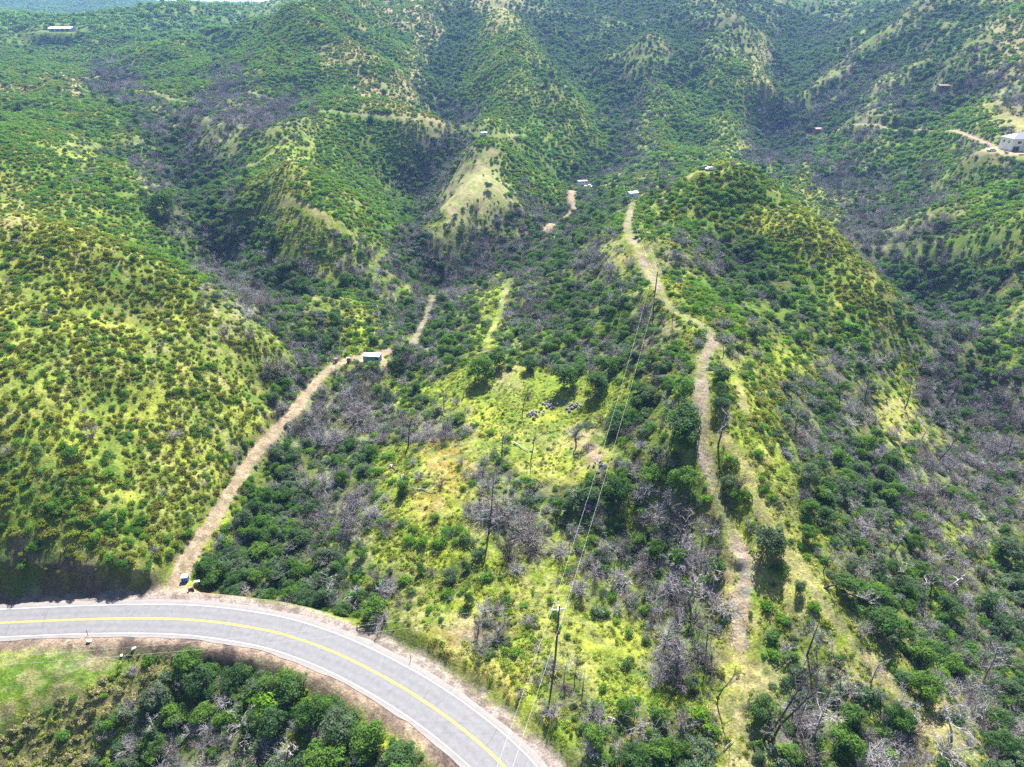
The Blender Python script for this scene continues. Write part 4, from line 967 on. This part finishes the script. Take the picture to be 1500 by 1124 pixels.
E4 = pole(pb4, hgt(pb4, 963, 238), (0, 0), 'farthest utility pole among the brush beyond the pale blue hut', [(-.3, .2, 2.4)])
pl = Vector((-93, 78, ground_z(-93, 78))); E5 = pole(pl, 12, (0, 0), 'utility pole beside the road beyond the left edge of the view', [(1.45, .3, 2.0)])
pn = Vector((-13, 22, ground_z(-13, 22))); E6 = pole(pn, 12.5, (0, 0), 'utility pole nearest the camera below the bottom edge of the view', [(.15, .3, 2.4)])
def wire(a, b, sag, label, r=.009):
    n_ = 28; P = [a.lerp(b, k / n_) - Vector((0, 0, sag * 4 * (k / n_) * (1 - k / n_))) for k in range(n_ + 1)]
    o0 = a.copy(); o = MB().tube([p - o0 for p in P], r, 4, False).build('power_line', MT['wire']); o.location = o0
    tag(o, label, 'power line', 'wires strung between the utility poles')
wire(E1[0], E2[0], 3.2, 'left power wire from the near utility pole up to the ridge track pole')
wire(E1[1], E2[1], 3.2, 'right power wire from the near utility pole up to the ridge track pole')
wire(E2[0], E3[0], 2.2, 'left power wire from the ridge track pole to the pole by the hut')
wire(E2[1], E3[1], 2.2, 'right power wire from the ridge track pole to the pole by the hut')
wire(E3[0], E4[0], 1.0, 'left power wire running from the hut pole to the farthest pole')
wire(E3[1], E4[1], 1.0, 'right power wire running from the hut pole to the farthest pole')
wire(E1[2], E5[0], 1.2, 'lower side wire crossing from the near pole towards the left edge')
wire(E1[3], E5[1], 1.2, 'upper side wire crossing from the near pole towards the left edge')
wire(E1[0], E6[0], 1.0, 'left power wire crossing the road below the near pole')
wire(E1[1], E6[1], 1.0, 'right power wire crossing the road below the near pole')

# --- dead trees
def limb_pts(p, d, L, n_, bend, sagz=0.0):
    P = [Vector(p)]; d = Vector(d).normalized()
    for k in range(n_):
        d = (d + Vector([random.gauss(0, bend) for _ in range(3)]) + Vector((0, 0, sagz))).normalized(); P.append(P[-1] + d * L / n_)
    return P
def snag_parts(h, r, nl, seed, bend=.08, lean=(0, 0), fork=False, arch=0.0, fine=10):
    random.seed(seed)
    T = [Vector((0, 0, -.3))]; d = Vector((lean[0], lean[1], 1)).normalized()
    for k in range(7):
        d = (d + Vector((random.gauss(0, bend), random.gauss(0, bend), 0)) + Vector((lean[0], lean[1], -abs(arch))) * arch * .6).normalized(); T.append(T[-1] + d * h / 7)
    trunk = MB().tube(T, [r * (1 - .11 * k) for k in range(8)], 7); limbs = []
    for i in range(nl):
        u = .35 + .63 * (i + random.random()) / nl; k = min(6, int(u * 7)); p = T[k].lerp(T[k + 1], u * 7 - k)
        a = random.uniform(0, 6.28); e = Vector((math.cos(a), math.sin(a), random.uniform(.25, 1.1))); L = h * random.uniform(.22, .45) * (1.25 - u * .6)
        m = MB(); LP = limb_pts(p, e, L, 4, .16); m.tube(LP, [r * .42, r * .33, r * .25, r * .17, r * .09], 5)
        for j in range(fine):
            q = LP[1 + j % 3].lerp(LP[2 + j % 3], random.random()); f = (Vector([random.gauss(0, .6) for _ in range(3)]) + Vector((0, 0, .35)) + (LP[4] - LP[0]).normalized() * .9)
            Lq = L * random.uniform(.2, .42); tp = limb_pts(q, f, Lq, 2, .25); m.tube(tp, [r * .11 + .008, r * .08 + .006, .008], 3, False)
            for _ in range(3):
                g = limb_pts(tp[1].lerp(tp[2], random.random()), f + Vector([random.gauss(0, .7) for _ in range(3)]), Lq * .5, 1, .2); m.tube(g, [.014, .006], 3, False)
        limbs.append(m)
    return trunk, limbs
def snag(px, py, toppx, label, seed, mat='char', lmat=None, nl=7, r=.16, hmin=2.5, **kw):
    p = terr(px, py)
    if p is None: return
    h = max(hmin, top_of(p, px, toppx) - p.z); tr_, li = snag_parts(h, r * 1.25, nl, seed, **kw)
    t = empty('dead_tree', p); tag(t, label, 'dead tree', 'bare dead trees left by the fire')
    tr_.build('trunk', MT[mat], t, True)
    for m in li: m.build('limb', MT[lmat or mat], t)
    return t
SN = [
 (598,655,600,'bare dead tree with a fan of grey twigs above the draw, left of the clearing','char','greybark',9,.16,dict(lean=(.05,0))),
 (716,782,700,'tall slim charred snag with grey tufted top in the lower clearing','char','greybark',8,.17,dict(lean=(.06,0),fine=12)),
 (777,676,625,'thin leaning black pole of a snag right of the white log','char',None,4,.10,dict(lean=(.08,0),fine=3)),
 (588,715,690,'crooked grey dead tree over a dark bush, left half of the clearing','greybark','bleach',7,.15,dict()),
 (700,925,905,'grey fluffy dead tree standing on the slope above the lower road','greybark',None,12,.13,dict(fine=16)),
 (988,985,948,'pale grey dead tree with a wide twiggy crown near the foot of the ridge track','greybark','greybark',14,.2,dict(fine=18)),
 (1051,1025,968,'lone thin black snag on the straw coloured slope near the bottom','char',None,6,.10,dict()),
 (1052,655,595,'black trunked dead tree standing between the two ridge tracks','char','greybark',9,.16,dict(lean=(.03,0))),
 (993,800,745,'dead tree with thin black trunk in the thicket left of the ridge track','char','greybark',8,.12,dict()),
 (1028,800,760,'grey snag just left of the lower ridge track','greybark',None,8,.12,dict()),
 (1008,880,838,'broad pale dead oak with twisted limbs left of the track foot','greybark','bleach',12,.22,dict(fine=16,bend=.15)),
 (1118,1085,990,'left one of the twin curved black snags at the bottom','char',None,7,.18,dict(lean=(.16,0),arch=.18)),
 (1128,1090,975,'right one of the twin curved black snags at the bottom','char',None,7,.18,dict(lean=(.25,0),arch=.25)),
 (1205,862,822,'black arched dead tree bending right over the shady slope','char','greybark',8,.17,dict(lean=(.5,0),arch=.6)),
 (1228,872,824,'long bow shaped grey dead tree beside the black arched one','greybark','bleach',9,.18,dict(lean=(.7,0),arch=.8)),
 (1337,866,836,'white forked dead tree in the green valley','bleach',None,6,.2,dict(lean=(.15,0),fine=5,bend=.2)),
 (1388,862,832,'thick bleached leaning trunk with a broken top','bleach',None,4,.34,dict(lean=(.5,0),fine=4)),
 (1325,600,560,'twin stemmed black snag on the straw slope right of the ridge','char',None,7,.14,dict(lean=(.15,0))),
 (1384,605,545,'straight black snag standing highest above the right valley','char',None,6,.15,dict()),
 (1372,678,635,'leaning black snag below the straw slope','char',None,8,.15,dict(lean=(.25,0))),
 (1347,648,620,'small grey snag between two black ones on the straw slope','greybark',None,7,.12,dict(lean=(.2,0))),
 (1475,672,632,'tall dark dead tree in the grey thicket near the right edge','char','greybark',9,.14,dict()),
 (1230,590,548,'thin black snag above the right shoulder of the ridge','char',None,6,.12,dict()),
 (1265,590,552,'bushy topped dead tree above the right shoulder of the ridge','char','greybark',10,.14,dict(fine=14)),
 (1163,640,600,'crooked dead tree on the shoulder right of the second track','char','greybark',7,.12,dict(lean=(-.1,0))),
 (1310,810,770,'dead tree with white broken limbs in the right thicket','greybark','bleach',8,.14,dict()),
 (1360,880,836,'slender dead tree next to the bright grass in the valley','char','greybark',8,.12,dict(lean=(.1,0))),
 (1440,1000,945,'grey dead tree leaning over a dark oak near the lower right','greybark',None,9,.15,dict(lean=(-.1,0))),
 (1182,960,905,'black stemmed dead bushy tree on the straw slope beside the lower track','char','greybark',9,.15,dict(fine=12)),
 (1275,1010,965,'dead tree rising from the green bush at the soil strip','greybark',None,8,.12,dict()),
 (1192,1085,1020,'pale dead tree with hanging twigs at the bottom of the right slope','greybark','bleach',12,.15,dict(fine=16)),
 (1395,1085,1040,'grey dead tree with bent limbs in the bottom right corner','greybark','bleach',9,.16,dict(lean=(-.2,0))),
 (352,1080,1045,'small pale dead tree in the gully inside the bend','bleach',None,8,.1,dict(lean=(.1,0))),
 (420,1110,1075,'dead tree with curved white limbs in the gully inside the bend','char','bleach',7,.12,dict(lean=(.2,0),arch=.4)),
 (505,780,740,'grey snag in the thicket between the driveway and the clearing','greybark',None,9,.12,dict()),
 (440,720,680,'thin grey dead tree near the middle of the driveway','greybark',None,8,.1,dict()),
 (480,660,622,'dead tree in the purple grey thicket right of the driveway','greybark','greybark',9,.12,dict(fine=12)),
 (765,605,565,'thin dead tree at the upper edge of the clearing','char',None,7,.11,dict(lean=(.05,0))),
 (735,670,632,'dead tree with spreading grey limbs left of the white log','char','greybark',9,.14,dict(fine=12)),
 (650,600,570,'burnt grey tree at the upper left corner of the clearing','char','greybark',9,.13,dict(fine=14)),
 (880,430,395,'grey snag on the slope left of the ridge track top','greybark',None,6,.1,dict()),
 (845,470,436,'slim grey snag in the thicket above the clearing','greybark',None,6,.1,dict()),
 (1060,520,480,'grey snag right beside the bend of the ridge track','greybark',None,7,.1,dict()),
]
for i, (px, py, tp, lab, m1, m2, nl, r_, kw) in enumerate(SN): snag(px, py, tp, lab, 100 + i, m1, m2, nl, r_, **kw)
# smaller standing dead trees in the burnt thickets: copies of six patterns
random.seed(11)
protoS = []
for k in range(6):
    tr_, li = snag_parts([5, 6.5, 5.5, 7, 4.5, 6][k], .10, 7, 900 + k, lean=(random.uniform(-.15, .15), random.uniform(-.1, .1)), fine=9)
    cr = MB()
    for m in li: cr.add(m.v, m.f)
    protoS.append((tr_.mesh('trunk', MT[('char', 'greybark', 'bleach')[k % 3]], True), cr.mesh('crown', MT['bleach' if k % 3 == 2 else 'greybark'])))
cand = []
for _ in range(4600):
    px, py = random.uniform(5, 1495), random.uniform(180, 1110)
    z_ = int(cover(np.array([px]), np.array([py]))[0])
    pr_ = {'p': .5, 'm': .22, 'd': .06, 'b': .05, 'r': .05}.get({v: k for k, v in ALLZ.items()}.get(z_), 0)
    if random.random() < pr_ * (0.35 + (py / 1100)): cand.append((px, py))
ns_ = 0
for px, py in cand:
    if ns_ >= 290: break
    p = terr(px, py)
    if p is None or p.y > 480: continue
    sdv, _, _ = road_sd(np.array([p.x]), np.array([p.y]))
    if -8 < sdv[0] < 10 or min(float(lookup(TRK[k], p.x, p.y)) for k in TRK) < 1.5 or near_pads(np.array([p.x]), np.array([p.y]))[0]: continue
    k = random.randrange(6); sc = random.uniform(.55, 1.1)
    t = empty('dead_tree', p, random.uniform(0, 6.28), sc); w1, w2 = region(px, py, 0)
    near = sorted(LM, key=lambda q: math.hypot(q[1] - p.x, q[2] - p.y))[0]; dd_ = math.hypot(near[1] - p.x, near[2] - p.y)
    tag(t, 'small charred dead tree with grey twigs %s' % w1, 'dead tree', 'small dead trees %s' % w2)
    link(bpy.data.objects.new('trunk', protoS[k][0]), t); link(bpy.data.objects.new('crown', protoS[k][1]), t); ns_ += 1
# the leaning tree in the clearing: bent trunk, grey green rounded crown
p = terr(844, 655)
t = empty('leaning_tree', p); tag(t, 'small tree with bent black trunk and grey green crown beside the bare patch', 'tree')
MB().tube([(0, 0, -.3), (-.1, 0, 1.2), (-.35, .1, 2.3), (-.2, .3, 3.4), (.6, .5, 4.2), (1.8, .8, 4.9)], [.19, .17, .15, .13, .1, .06], 7).build('trunk', MT['char'], t, True)
MT['greyoak'] = leaf_mat('grey_green_leaves', [(.07, .10, .07), (.09, .125, .085)], .25, (.12, .2, .07))
cr = link(bpy.data.objects.new('crown', lobes_mesh('crown', MT['greyoak'], [(1.2, .9, 4.9, 1.25, .7), (2.4, 1.2, 4.8, 1.3, .7), (3.5, 1.6, 4.3, 1.4, .8), (.3, .6, 4.5, .8, .7), (2.8, 2.4, 4.4, 1.1, .8)], 2600, .11, .5)), t)
# --- fallen trunks
def log(a, b, r, label, mat='bleach', stubs=3, seed=1):
    pa, pb_ = terr(*a), terr(*b)
    if pa is None or pb_ is None: return
    random.seed(seed); t = empty('fallen_log', pa); tag(t, label, 'log'); v = pb_ - pa; n_ = 5
    P = [Vector((v.x * k / n_ + random.gauss(0, .05), v.y * k / n_ + random.gauss(0, .05), ground_z(pa.x + v.x * k / n_, pa.y + v.y * k / n_) - pa.z + r * .8 + .25)) for k in range(n_ + 1)]
    MB().tube(P, [r * (1 - .1 * k) for k in range(n_ + 1)], 8).build('trunk', MT[mat], t, True)
    for j in range(stubs):
        q = P[1 + j % 4]; e = Vector((random.gauss(0, 1), random.gauss(0, 1), .8)).normalized(); MB().tube(limb_pts(q, e, random.uniform(.8, 2.2), 3, .2), [r * .4, r * .3, r * .2, .02], 5).build('branch', MT[mat], t)
log((752, 650), (774, 663), .17, 'straight white fallen log lying in the clearing', stubs=0)
log((742, 800), (762, 788), .12, 'pale fallen branch with curled limbs in the grey thicket below the clearing', stubs=5, seed=3)
log((577, 866), (602, 844), .13, 'grey fallen trunk lying in the grass above the lower road', 'greybark', 2, 4)
log((600, 716), (640, 722), .12, 'bleached fallen tree with splayed branches left of the clearing', stubs=6, seed=5)
log((890, 1052), (925, 1070), .12, 'white fallen branches in the dead bush near the bottom', stubs=6, seed=6)
log((1060, 1100), (1075, 1085), .1, 'short grey log on the slope by the twin black snags', 'greybark', 1, 7)
log((1430, 905), (1452, 915), .12, 'white curved fallen branch in the lower right thicket', stubs=3, seed=8)
log((1330, 912), (1370, 918), .12, 'pale log lying in the bright valley grass', stubs=2, seed=9)
log((1408, 1062), (1440, 1100), .14, 'grey fallen trunk on the soil strip in the bottom right', 'greybark', 3, 10)
log((1232, 705), (1242, 745), .14, 'white snapped trunk in the thicket left of the valley', stubs=4, seed=12)
log((885, 372), (893, 392), .14, 'grey fallen trunk left of the ridge track top', 'greybark', 2, 13)
# --- rocks
def rock_mesh(name, mat, seed, sq=.7):
    bm_ = __import__('bmesh').new(); __import__('bmesh').ops.create_icosphere(bm_, subdivisions=2, radius=1); rs = np.random.default_rng(seed)
    ax = rs.normal(0, 1, (7, 3)); ax /= np.linalg.norm(ax, axis=1)[:, None]; cut = rs.uniform(.6, .85, 7)
    for v in bm_.verts:
        for a_, c_ in zip(ax, cut):
            dd = v.co.x * a_[0] + v.co.y * a_[1] + v.co.z * a_[2]
            if dd > c_: v.co -= Vector(a_) * (dd - c_)
        v.co.z *= sq
    me = bpy.data.meshes.new(name); bm_.to_mesh(me); bm_.free(); me.materials.append(mat); return me
RK = [rock_mesh('stone', MT['rock'], k) for k in range(4)]; WR = [rock_mesh('boulder', MT['whiterock'], 20 + k) for k in range(3)]
def pile(px, py, n_, rad, label, seed):
    random.seed(seed); p = terr(px, py); t = empty('rubble_pile', p); tag(t, label, 'rubble')
    for i in range(n_):
        q = rad * math.sqrt(random.random()); a = random.uniform(0, 6.28); o = link(bpy.data.objects.new('stone', RK[i % 4]), t)
        x, y = q * math.cos(a) * 1.5, q * math.sin(a); o.location = (x, y, ground_z(p.x + x, p.y + y) - p.z + .15 + .35 * max(0, 1 - q / rad) * random.random()); o.scale = (random.uniform(.2, .5),) * 3; o.rotation_euler = [random.uniform(0, 6) for _ in range(3)]
pile(784, 609, 26, 1.9, 'left heap of grey rubble in the upper clearing', 1)
pile(811, 593, 34, 2.0, 'largest pale heap of grey rubble in the upper clearing', 2)
pile(839, 598, 20, 1.5, 'right heap of grey rubble under the dark bushes', 3)
pile(875, 685, 16, 1.8, 'low pale heap of stones below the bare patch', 4)
for k, (px, py, s_, lab) in enumerate([(131, 940, .45, 'largest white boulder at the road edge beside the grassy pad'), (196, 951, .42, 'white boulder at the tip of the grassy pad'), (178, 961, .3, 'smallest white boulder on the grassy pad'), (573, 684, .6, 'pale rock beside the burnt debris left of the clearing')]):
    p = terr(px, py); o = link(bpy.data.objects.new('boulder', WR[k % 3])); o.location = p + Vector((0, 0, s_ * .3)); o.scale = (s_ * 1.2, s_, s_); o.rotation_euler = (0, 0, k * 1.3); tag(o, lab, 'boulder')
# --- roadside marker post
for px, py, lab in ((129, 931, 'slim dark marker post at the road edge beside the white boulder'), (602, 968, 'slim marker post on the outer shoulder of the bend')):
    p = terr(px, py); t = empty('marker_post', p); tag(t, lab, 'marker post')
    MB().box((0, 0, .6), (.1, .05, 1.5)).build('post', MT['wood'], t); MB().box((0, -.03, 1.22), (.08, .02, .16)).build('reflector', MT['lamp'], t)
# --- bin, board and junk at the driveway mouth
p = P_DUMP; t = empty('waste_bin', p, .15); tag(t, 'blue waste bin with a faded lid at the mouth of the dirt driveway', 'bin')
MB().box((0, 0, .62), (1.25, 1.0, 1.15), taper=1.0).build('body', MT['blue'], t)
MB().box((0, .05, 1.24), (1.35, 1.15, .09), rot=Matrix.Rotation(.12, 3, 'X')).build('lid', MT['bluelid'], t)
for s_ in (-1, 1):
    for y_ in (-.38, .38): MB().tube([(s_ * .5, y_ - .04, .06), (s_ * .5, y_ + .04, .06)], .1, 10).build('wheel', MT['tyre'], t)
MB().tube([(-.5, .58, 1.05), (.5, .58, 1.05)], .03, 6).build('handle', MT['steel'], t)
p = terr(280, 866); t = empty('wooden_box', p, .6); tag(t, 'open brown wooden box leaning beside the blue waste bin', 'box')
for c_, d_ in (((0, 0, .4), (1.0, .06, .9)), ((-.5, -.3, .4), (.06, .6, .9)), ((.5, -.3, .4), (.06, .6, .9)), ((0, -.3, .02), (.94, .54, .05))): MB().box(c_, d_).build('board', MT['board'], t)
p = terr(290, 858); t = empty('mailbox_stand', p, .2); tag(t, 'pale mailboxes on a low stand at the edge of the bushes', 'mailbox')
MB().box((0, 0, .45), (.1, .1, .9)).build('post', MT['board'], t); MB().box((0, 0, .93), (1.2, .4, .06)).build('shelf', MT['board'], t)
for k in (-1, 0, 1): MB().box((k * .38, 0, 1.1), (.28, .45, .26)).build('box', MT['trim'], t)
# --- small cars
def car(p, rz, mat, label, kind='car', L=4.5, W=1.8):
    t = empty('parked_' + kind, p, rz); tag(t, label, kind)
    if kind == 'car': prof = [(-L/2,.35),(L/2,.35),(L/2,.75),(L*.3,.92),(L*.12,1.42),(-L*.28,1.45),(-L*.42,.98),(-L/2,.9)]
    else: prof = [(-L/2,.45),(L/2,.45),(L/2,1.05),(L*.33,1.15),(L*.2,1.85),(-L*.05,1.88),(-L*.08,1.1),(-L/2,1.05)]
    n_ = len(prof); V = [(x, s_ * W / 2 * (.86 if z > 1.2 else 1), z) for s_ in (-1, 1) for x, z in prof]
    F = [list(range(n_))[::-1], [n_ + i for i in range(n_)]] + [[i, (i + 1) % n_, n_ + (i + 1) % n_, n_ + i] for i in range(n_)]
    m = MB(); m.add(V, F); o = m.build('body', mat, t); bv = o.modifiers.new('bevel', 'BEVEL'); bv.width = .06; bv.segments = 2
    hz_ = 1.2 if kind == 'car' else 1.5
    for s_ in (-1, 1): MB().box((-L * .07, s_ * W * .465, hz_), (L * .3, .05, .32)).build('side_window', MT['glass'], t)
    MB().box((L * (.215 if kind == 'car' else .27), 0, hz_ - .02), (.05, W * .8, .5), rot=Matrix.Rotation(-.75, 3, 'Y')).build('windscreen', MT['glass'], t)
    for x in (-L * .31, L * .31):
        for s_ in (-1, 1):
            w_ = MB().tube([(x, s_ * (W / 2 - .1), .33), (x, s_ * (W / 2 + .06), .33)], .33, 14).build('wheel', MT['tyre'], t)
            MB().tube([(x, s_ * (W / 2 + .065), .33), (x, s_ * (W / 2 + .085), .33)], .19, 10).build('rim', MT['steel'], w_)
    for s_ in (-1, 1): MB().box((L / 2 + .01, s_ * W * .36, .68), (.05, .3, .14)).build('headlight', MT['lamp'], t)
    return t
ph = terr(1452, 222); car(ph + Vector((0, 0, .02)), .05, MT['carblue'], 'pale blue car parked on the yard left of the cream house')
pc = terr(1041, 250); car(pc, .3, MT['carwhite'], 'white car parked on the summit of the round hill')
pc = terr(1034, 248); car(pc, .1, MT['cargrey'], 'dark car parked left of the white one on the hill summit')
pt = terr(862, 275); car(pt, -.4, MT['carwhite'], 'white pickup parked in front of the camper', 'truck', 5.4, 1.95)
# camper
p = terr(853, 272); t = empty('camper_trailer', p, .25); tag(t, 'white boxy camper trailer parked at the end of the upper dirt road', 'camper')
o = MB().box((0, 0, 1.75), (6, 2.4, 2.5)).build('body', MT['carwhite'], t); bv = o.modifiers.new('bevel', 'BEVEL'); bv.width = .2; bv.segments = 3
for x in (-1.8, .2, 1.9): MB().box((x, -1.22, 2.05), (1.0, .04, .6)).build('window', MT['glass'], t)
MB().box((1.0, -1.22, 1.5), (.6, .03, 1.6)).build('door', MT['trim'], t)
for s_ in (-1, 1): MB().tube([(-.2, s_ * 1.0, .4), (-.2, s_ * 1.22, .4)], .38, 12).build('wheel', MT['tyre'], t)
MB().tube([(3, 0, .6), (4.1, 0, .55)], .06, 6).build('hitch', MT['steel'], t)
# --- teal shed on the driveway
def gable(name, p, rz, W, D, H, rise, wm, rm, label, cat, over_=.25, sink=1.5):
    t = empty(name, p, rz); tag(t, label, cat)
    V = [(-W/2,-D/2,-sink),(W/2,-D/2,-sink),(W/2,D/2,-sink),(-W/2,D/2,-sink),(-W/2,-D/2,H),(W/2,-D/2,H),(W/2,D/2,H),(-W/2,D/2,H),(-W/2,0,H+rise),(W/2,0,H+rise)]
    m = MB(); m.add(V, [(0,1,5,4),(2,3,7,6),(1,2,6,9,5),(3,0,4,8,7),(4,5,9,8),(6,7,8,9),(3,2,1,0)]); m.build('wall', wm, t)
    k = rise / (D / 2); a, b = W / 2 + over_, D / 2 + over_; z0 = H - k * over_ + .03; z1 = H + rise + .03; th_ = .12
    for s_ in (-1, 1):
        m = MB(); m.add([(-a, s_*b, z0), (a, s_*b, z0), (a, 0, z1), (-a, 0, z1), (-a, s_*b, z0+th_), (a, s_*b, z0+th_), (a, 0, z1+th_), (-a, 0, z1+th_)], [(0,1,2,3),(7,6,5,4),(0,4,5,1),(1,5,6,2),(2,6,7,3),(3,7,4,0)]); m.build('roof_slope', rm, t)
    return t
t = gable('teal_shed', P_SHED, -.12, 5.2, 2.5, 2.1, .3, MT['teal'], MT['whiteroof'], 'teal shed with a white roof at the top of the dirt driveway', 'shed', .12)
for k in range(10): MB().box((-2.45 + k * .54, -1.315, 1.2), (.05, .03, 2.4)).build('siding_rib', MT['teal'], t)
d_ = MB().box((1.7, -1.34, 1.0), (.95, .05, 2.0)).build('door', MT['dark'], t); MB().box((1.35, -1.38, 1.0), (.05, .05, .14)).build('handle', MT['steel'], d_)
for x in (-1.1, .2): f_ = MB().box((x, -1.34, 1.45), (.8, .05, .6)).build('window_frame', MT['trim'], t); MB().box((x, -1.37, 1.45), (.66, .03, .46)).build('pane', MT['glass'], f_)
p = terr(511, 531); t = empty('metal_cabinet', p, .1); tag(t, 'small rusty brown cabinet standing left of the teal shed', 'cabinet'); MB().box((0, 0, .75), (1.0, .7, 1.7)).build('body', MT['board'], t); MB().box((0, 0, 1.63), (1.1, .8, .06)).build('top', MT['arm'], t); MB().box((0, -.36, .8), (.86, .03, 1.4)).build('door', MT['rusty'], t)
p = terr(492, 531); t = empty('rusty_tank', p, .5); tag(t, 'rusty barrel tank at the driveway bend left of the cabinet', 'tank')
MB().tube([(0, 0, -.1), (0, 0, 1.3)], .62, 14).build('drum', MT['rusty'], t); MB().tube([(0, 0, 1.3), (0, 0, 1.34)], .65, 14).build('lid', MT['rusty'], t)
for z in (.3, .85): MB().tube([(0, 0, z), (0, 0, z + .05)], .64, 14).build('hoop', MT['rusty'], t)
# --- pale blue hut on the saddle
t = gable('storage_hut', P_TANK, .35, 4.8, 3.6, 3.0, .45, MT['paleblue'], MT['whiteroof'], 'small pale blue metal hut with white roof on the ridge saddle', 'hut', .1)
MB().box((1.2, -1.82, 1.2), (1.6, .04, 2.3)).build('door', MT['trim'], t); MB().box((-1.3, -1.82, 1.7), (.9, .04, .7)).build('window', MT['glass'], t)
# --- long white barn on the far ridge
t = gable('long_barn', P_BARN, -.08, 27, 9, 3.6, 1.6, simple('grey_blue_sheet_wall', (.26, .31, .40), .6), MT['whiteroof'], 'long low barn with a bright white roof on the far left ridge', 'barn', .6)
for k in range(4): MB().box((-9 + k * 6, -4.55, 1.5), (3.2, .06, 2.8)).build('door', MT['dark'], t)
# --- cream house at the right edge
hc = terr(1480, 222); hz0 = P_HOUSE.z
t = empty('hillside_house', (hc.x, hc.y, hz0)); tag(t, 'two storey cream house with grey hipped roof at the right edge', 'house')
W_, D_, H_ = 17.0, 10.0, 6.0
MB().box((W_ / 2, D_ / 2, H_ / 2 - 1), (W_, D_, H_ + 2)).build('wall', MT['wallw'], t)
MB().box((W_ * .36, -.6, H_ / 2 - 1), (1.4, 1.2, H_ + 2)).build('wing_wall', MT['wallw'], t)
o_ = .5; V = [(-o_, -o_, H_ + .02), (W_ + o_, -o_, H_ + .02), (W_ + o_, D_ + o_, H_ + .02), (-o_, D_ + o_, H_ + .02), (4.5, D_ / 2, H_ + 2.4), (W_ - 4.5, D_ / 2, H_ + 2.4)]
m = MB(); m.add(V, [(0, 1, 5, 4), (1, 2, 5), (2, 3, 4, 5), (3, 0, 4), (3, 2, 1, 0)]); rf = m.build('roof', MT['slate'], t)
MB().box((10.5, D_ / 2 + 1.2, H_ + 2.4), (.8, .8, 1.6)).build('chimney', MT['wallw'], rf)
MB().box((W_ / 2, -o_ - .04, H_ - .03), (W_ + 2 * o_, .07, .18)).build('gutter', MT['trim'], t)
def win(c, d, par):
    f_ = MB().box(c, d).build('window', MT['trim'], par); ax = 0 if d[0] < d[1] else 1
    dd = [x - .16 for x in d]; dd[ax] = d[ax] + .03; MB().box(c, dd).build('pane', MT['glass'], f_)
    return f_
win((-.02, 3.0, 4.2), (.08, 1.0, 1.5), t); win((-.02, 7.0, 4.2), (.08, 1.0, 1.5), t)
win((3.3, -.02, 4.2), (2.0, .08, 1.3), t); win((9.5, -.02, 4.2), (1.6, .08, 1.3), t); win((13.6, -.02, 4.2), (1.6, .08, 1.3), t)
for x in (2.4, 8.6): g_ = MB().box((x, -.03, 1.15), (3.2, .08, 2.5)).build('garage_door', MT['dark'], t); MB().box((x, -.09, .5), (.3, .05, .06)).build('handle', MT['steel'], g_)
MB().box((13.2, -.03, 1.05), (1.0, .08, 2.1)).build('door', MT['board'], t)
# --- reddish ruin and brown hut on the right mountain, white trailer on the central spur
t = gable('burnt_cabin', terr(1199, 193), .2, 8, 5, 2.2, .8, MT['rusty'], simple('faded_red_roof', (.22, .13, .13), .8, var=.25), 'low reddish cabin beside the bench road on the right mountain', 'cabin', .2); MB().box((1.5, -2.53, 1), (1, .06, 2)).build('door', MT['dark'], t)
t = gable('mountain_hut', terr(1381, 130), -.1, 7, 4, 2.0, .5, MT['board'], MT['board'], 'small brown hut high on the right mountain slope', 'hut', .2); MB().box((-1, -2.03, 1), (1, .06, 1.8)).build('door', MT['dark'], t)
p = terr(709, 199); t = empty('site_trailer', p, 0); tag(t, 'tiny white trailer parked above the pale central spur', 'trailer'); o = MB().box((0, 0, 1.3), (4.5, 2, 1.9)).build('body', MT['whiteroof'], t)
for s_ in (-1, 1): MB().tube([(0, s_ * .85, .3), (0, s_ * 1.05, .3)], .3, 10).build('wheel', MT['tyre'], t)
MB().box((.5, -1.02, 1.5), (1, .04, .6)).build('window', MT['glass'], t)
# --- charred round tree by the shed, burnt debris, brush ring
p = terr(587, 541); t = empty('charred_tree', p); tag(t, 'round almost black charred tree just right of the teal shed', 'tree')
MB().tube([(0, 0, -.3), (.1, 0, 1.2), (0, .1, 2.2)], [.28, .22, .14], 7).build('trunk', MT['char'], t, True)
link(bpy.data.objects.new('crown', lobes_mesh('crown', leaf_mat('charred_leaves', [(.014, .013, .013), (.02, .018, .018)], 0), [(0, 0, 2.8, 2.0, .95), (1, .3, 2.2, 1.5), (-1, 0, 2.1, 1.4)], 1800, .14, .4)), t)
p = terr(577, 688); t = empty('debris_pile', p); tag(t, 'small heap of rusty orange and white debris left of the clearing', 'debris'); random.seed(5)
for k in range(16): MB().box((random.gauss(0, .9), random.gauss(0, .7), .2 + random.random() * .3), (random.uniform(.3, 1.2), random.uniform(.1, .5), .05), rot=Matrix.Rotation(random.uniform(0, 3), 3, Vector((random.random(), random.random(), 1)).normalized())).build('scrap', MT[('rusty', 'trim', 'board', 'rusty')[k % 4]], t)
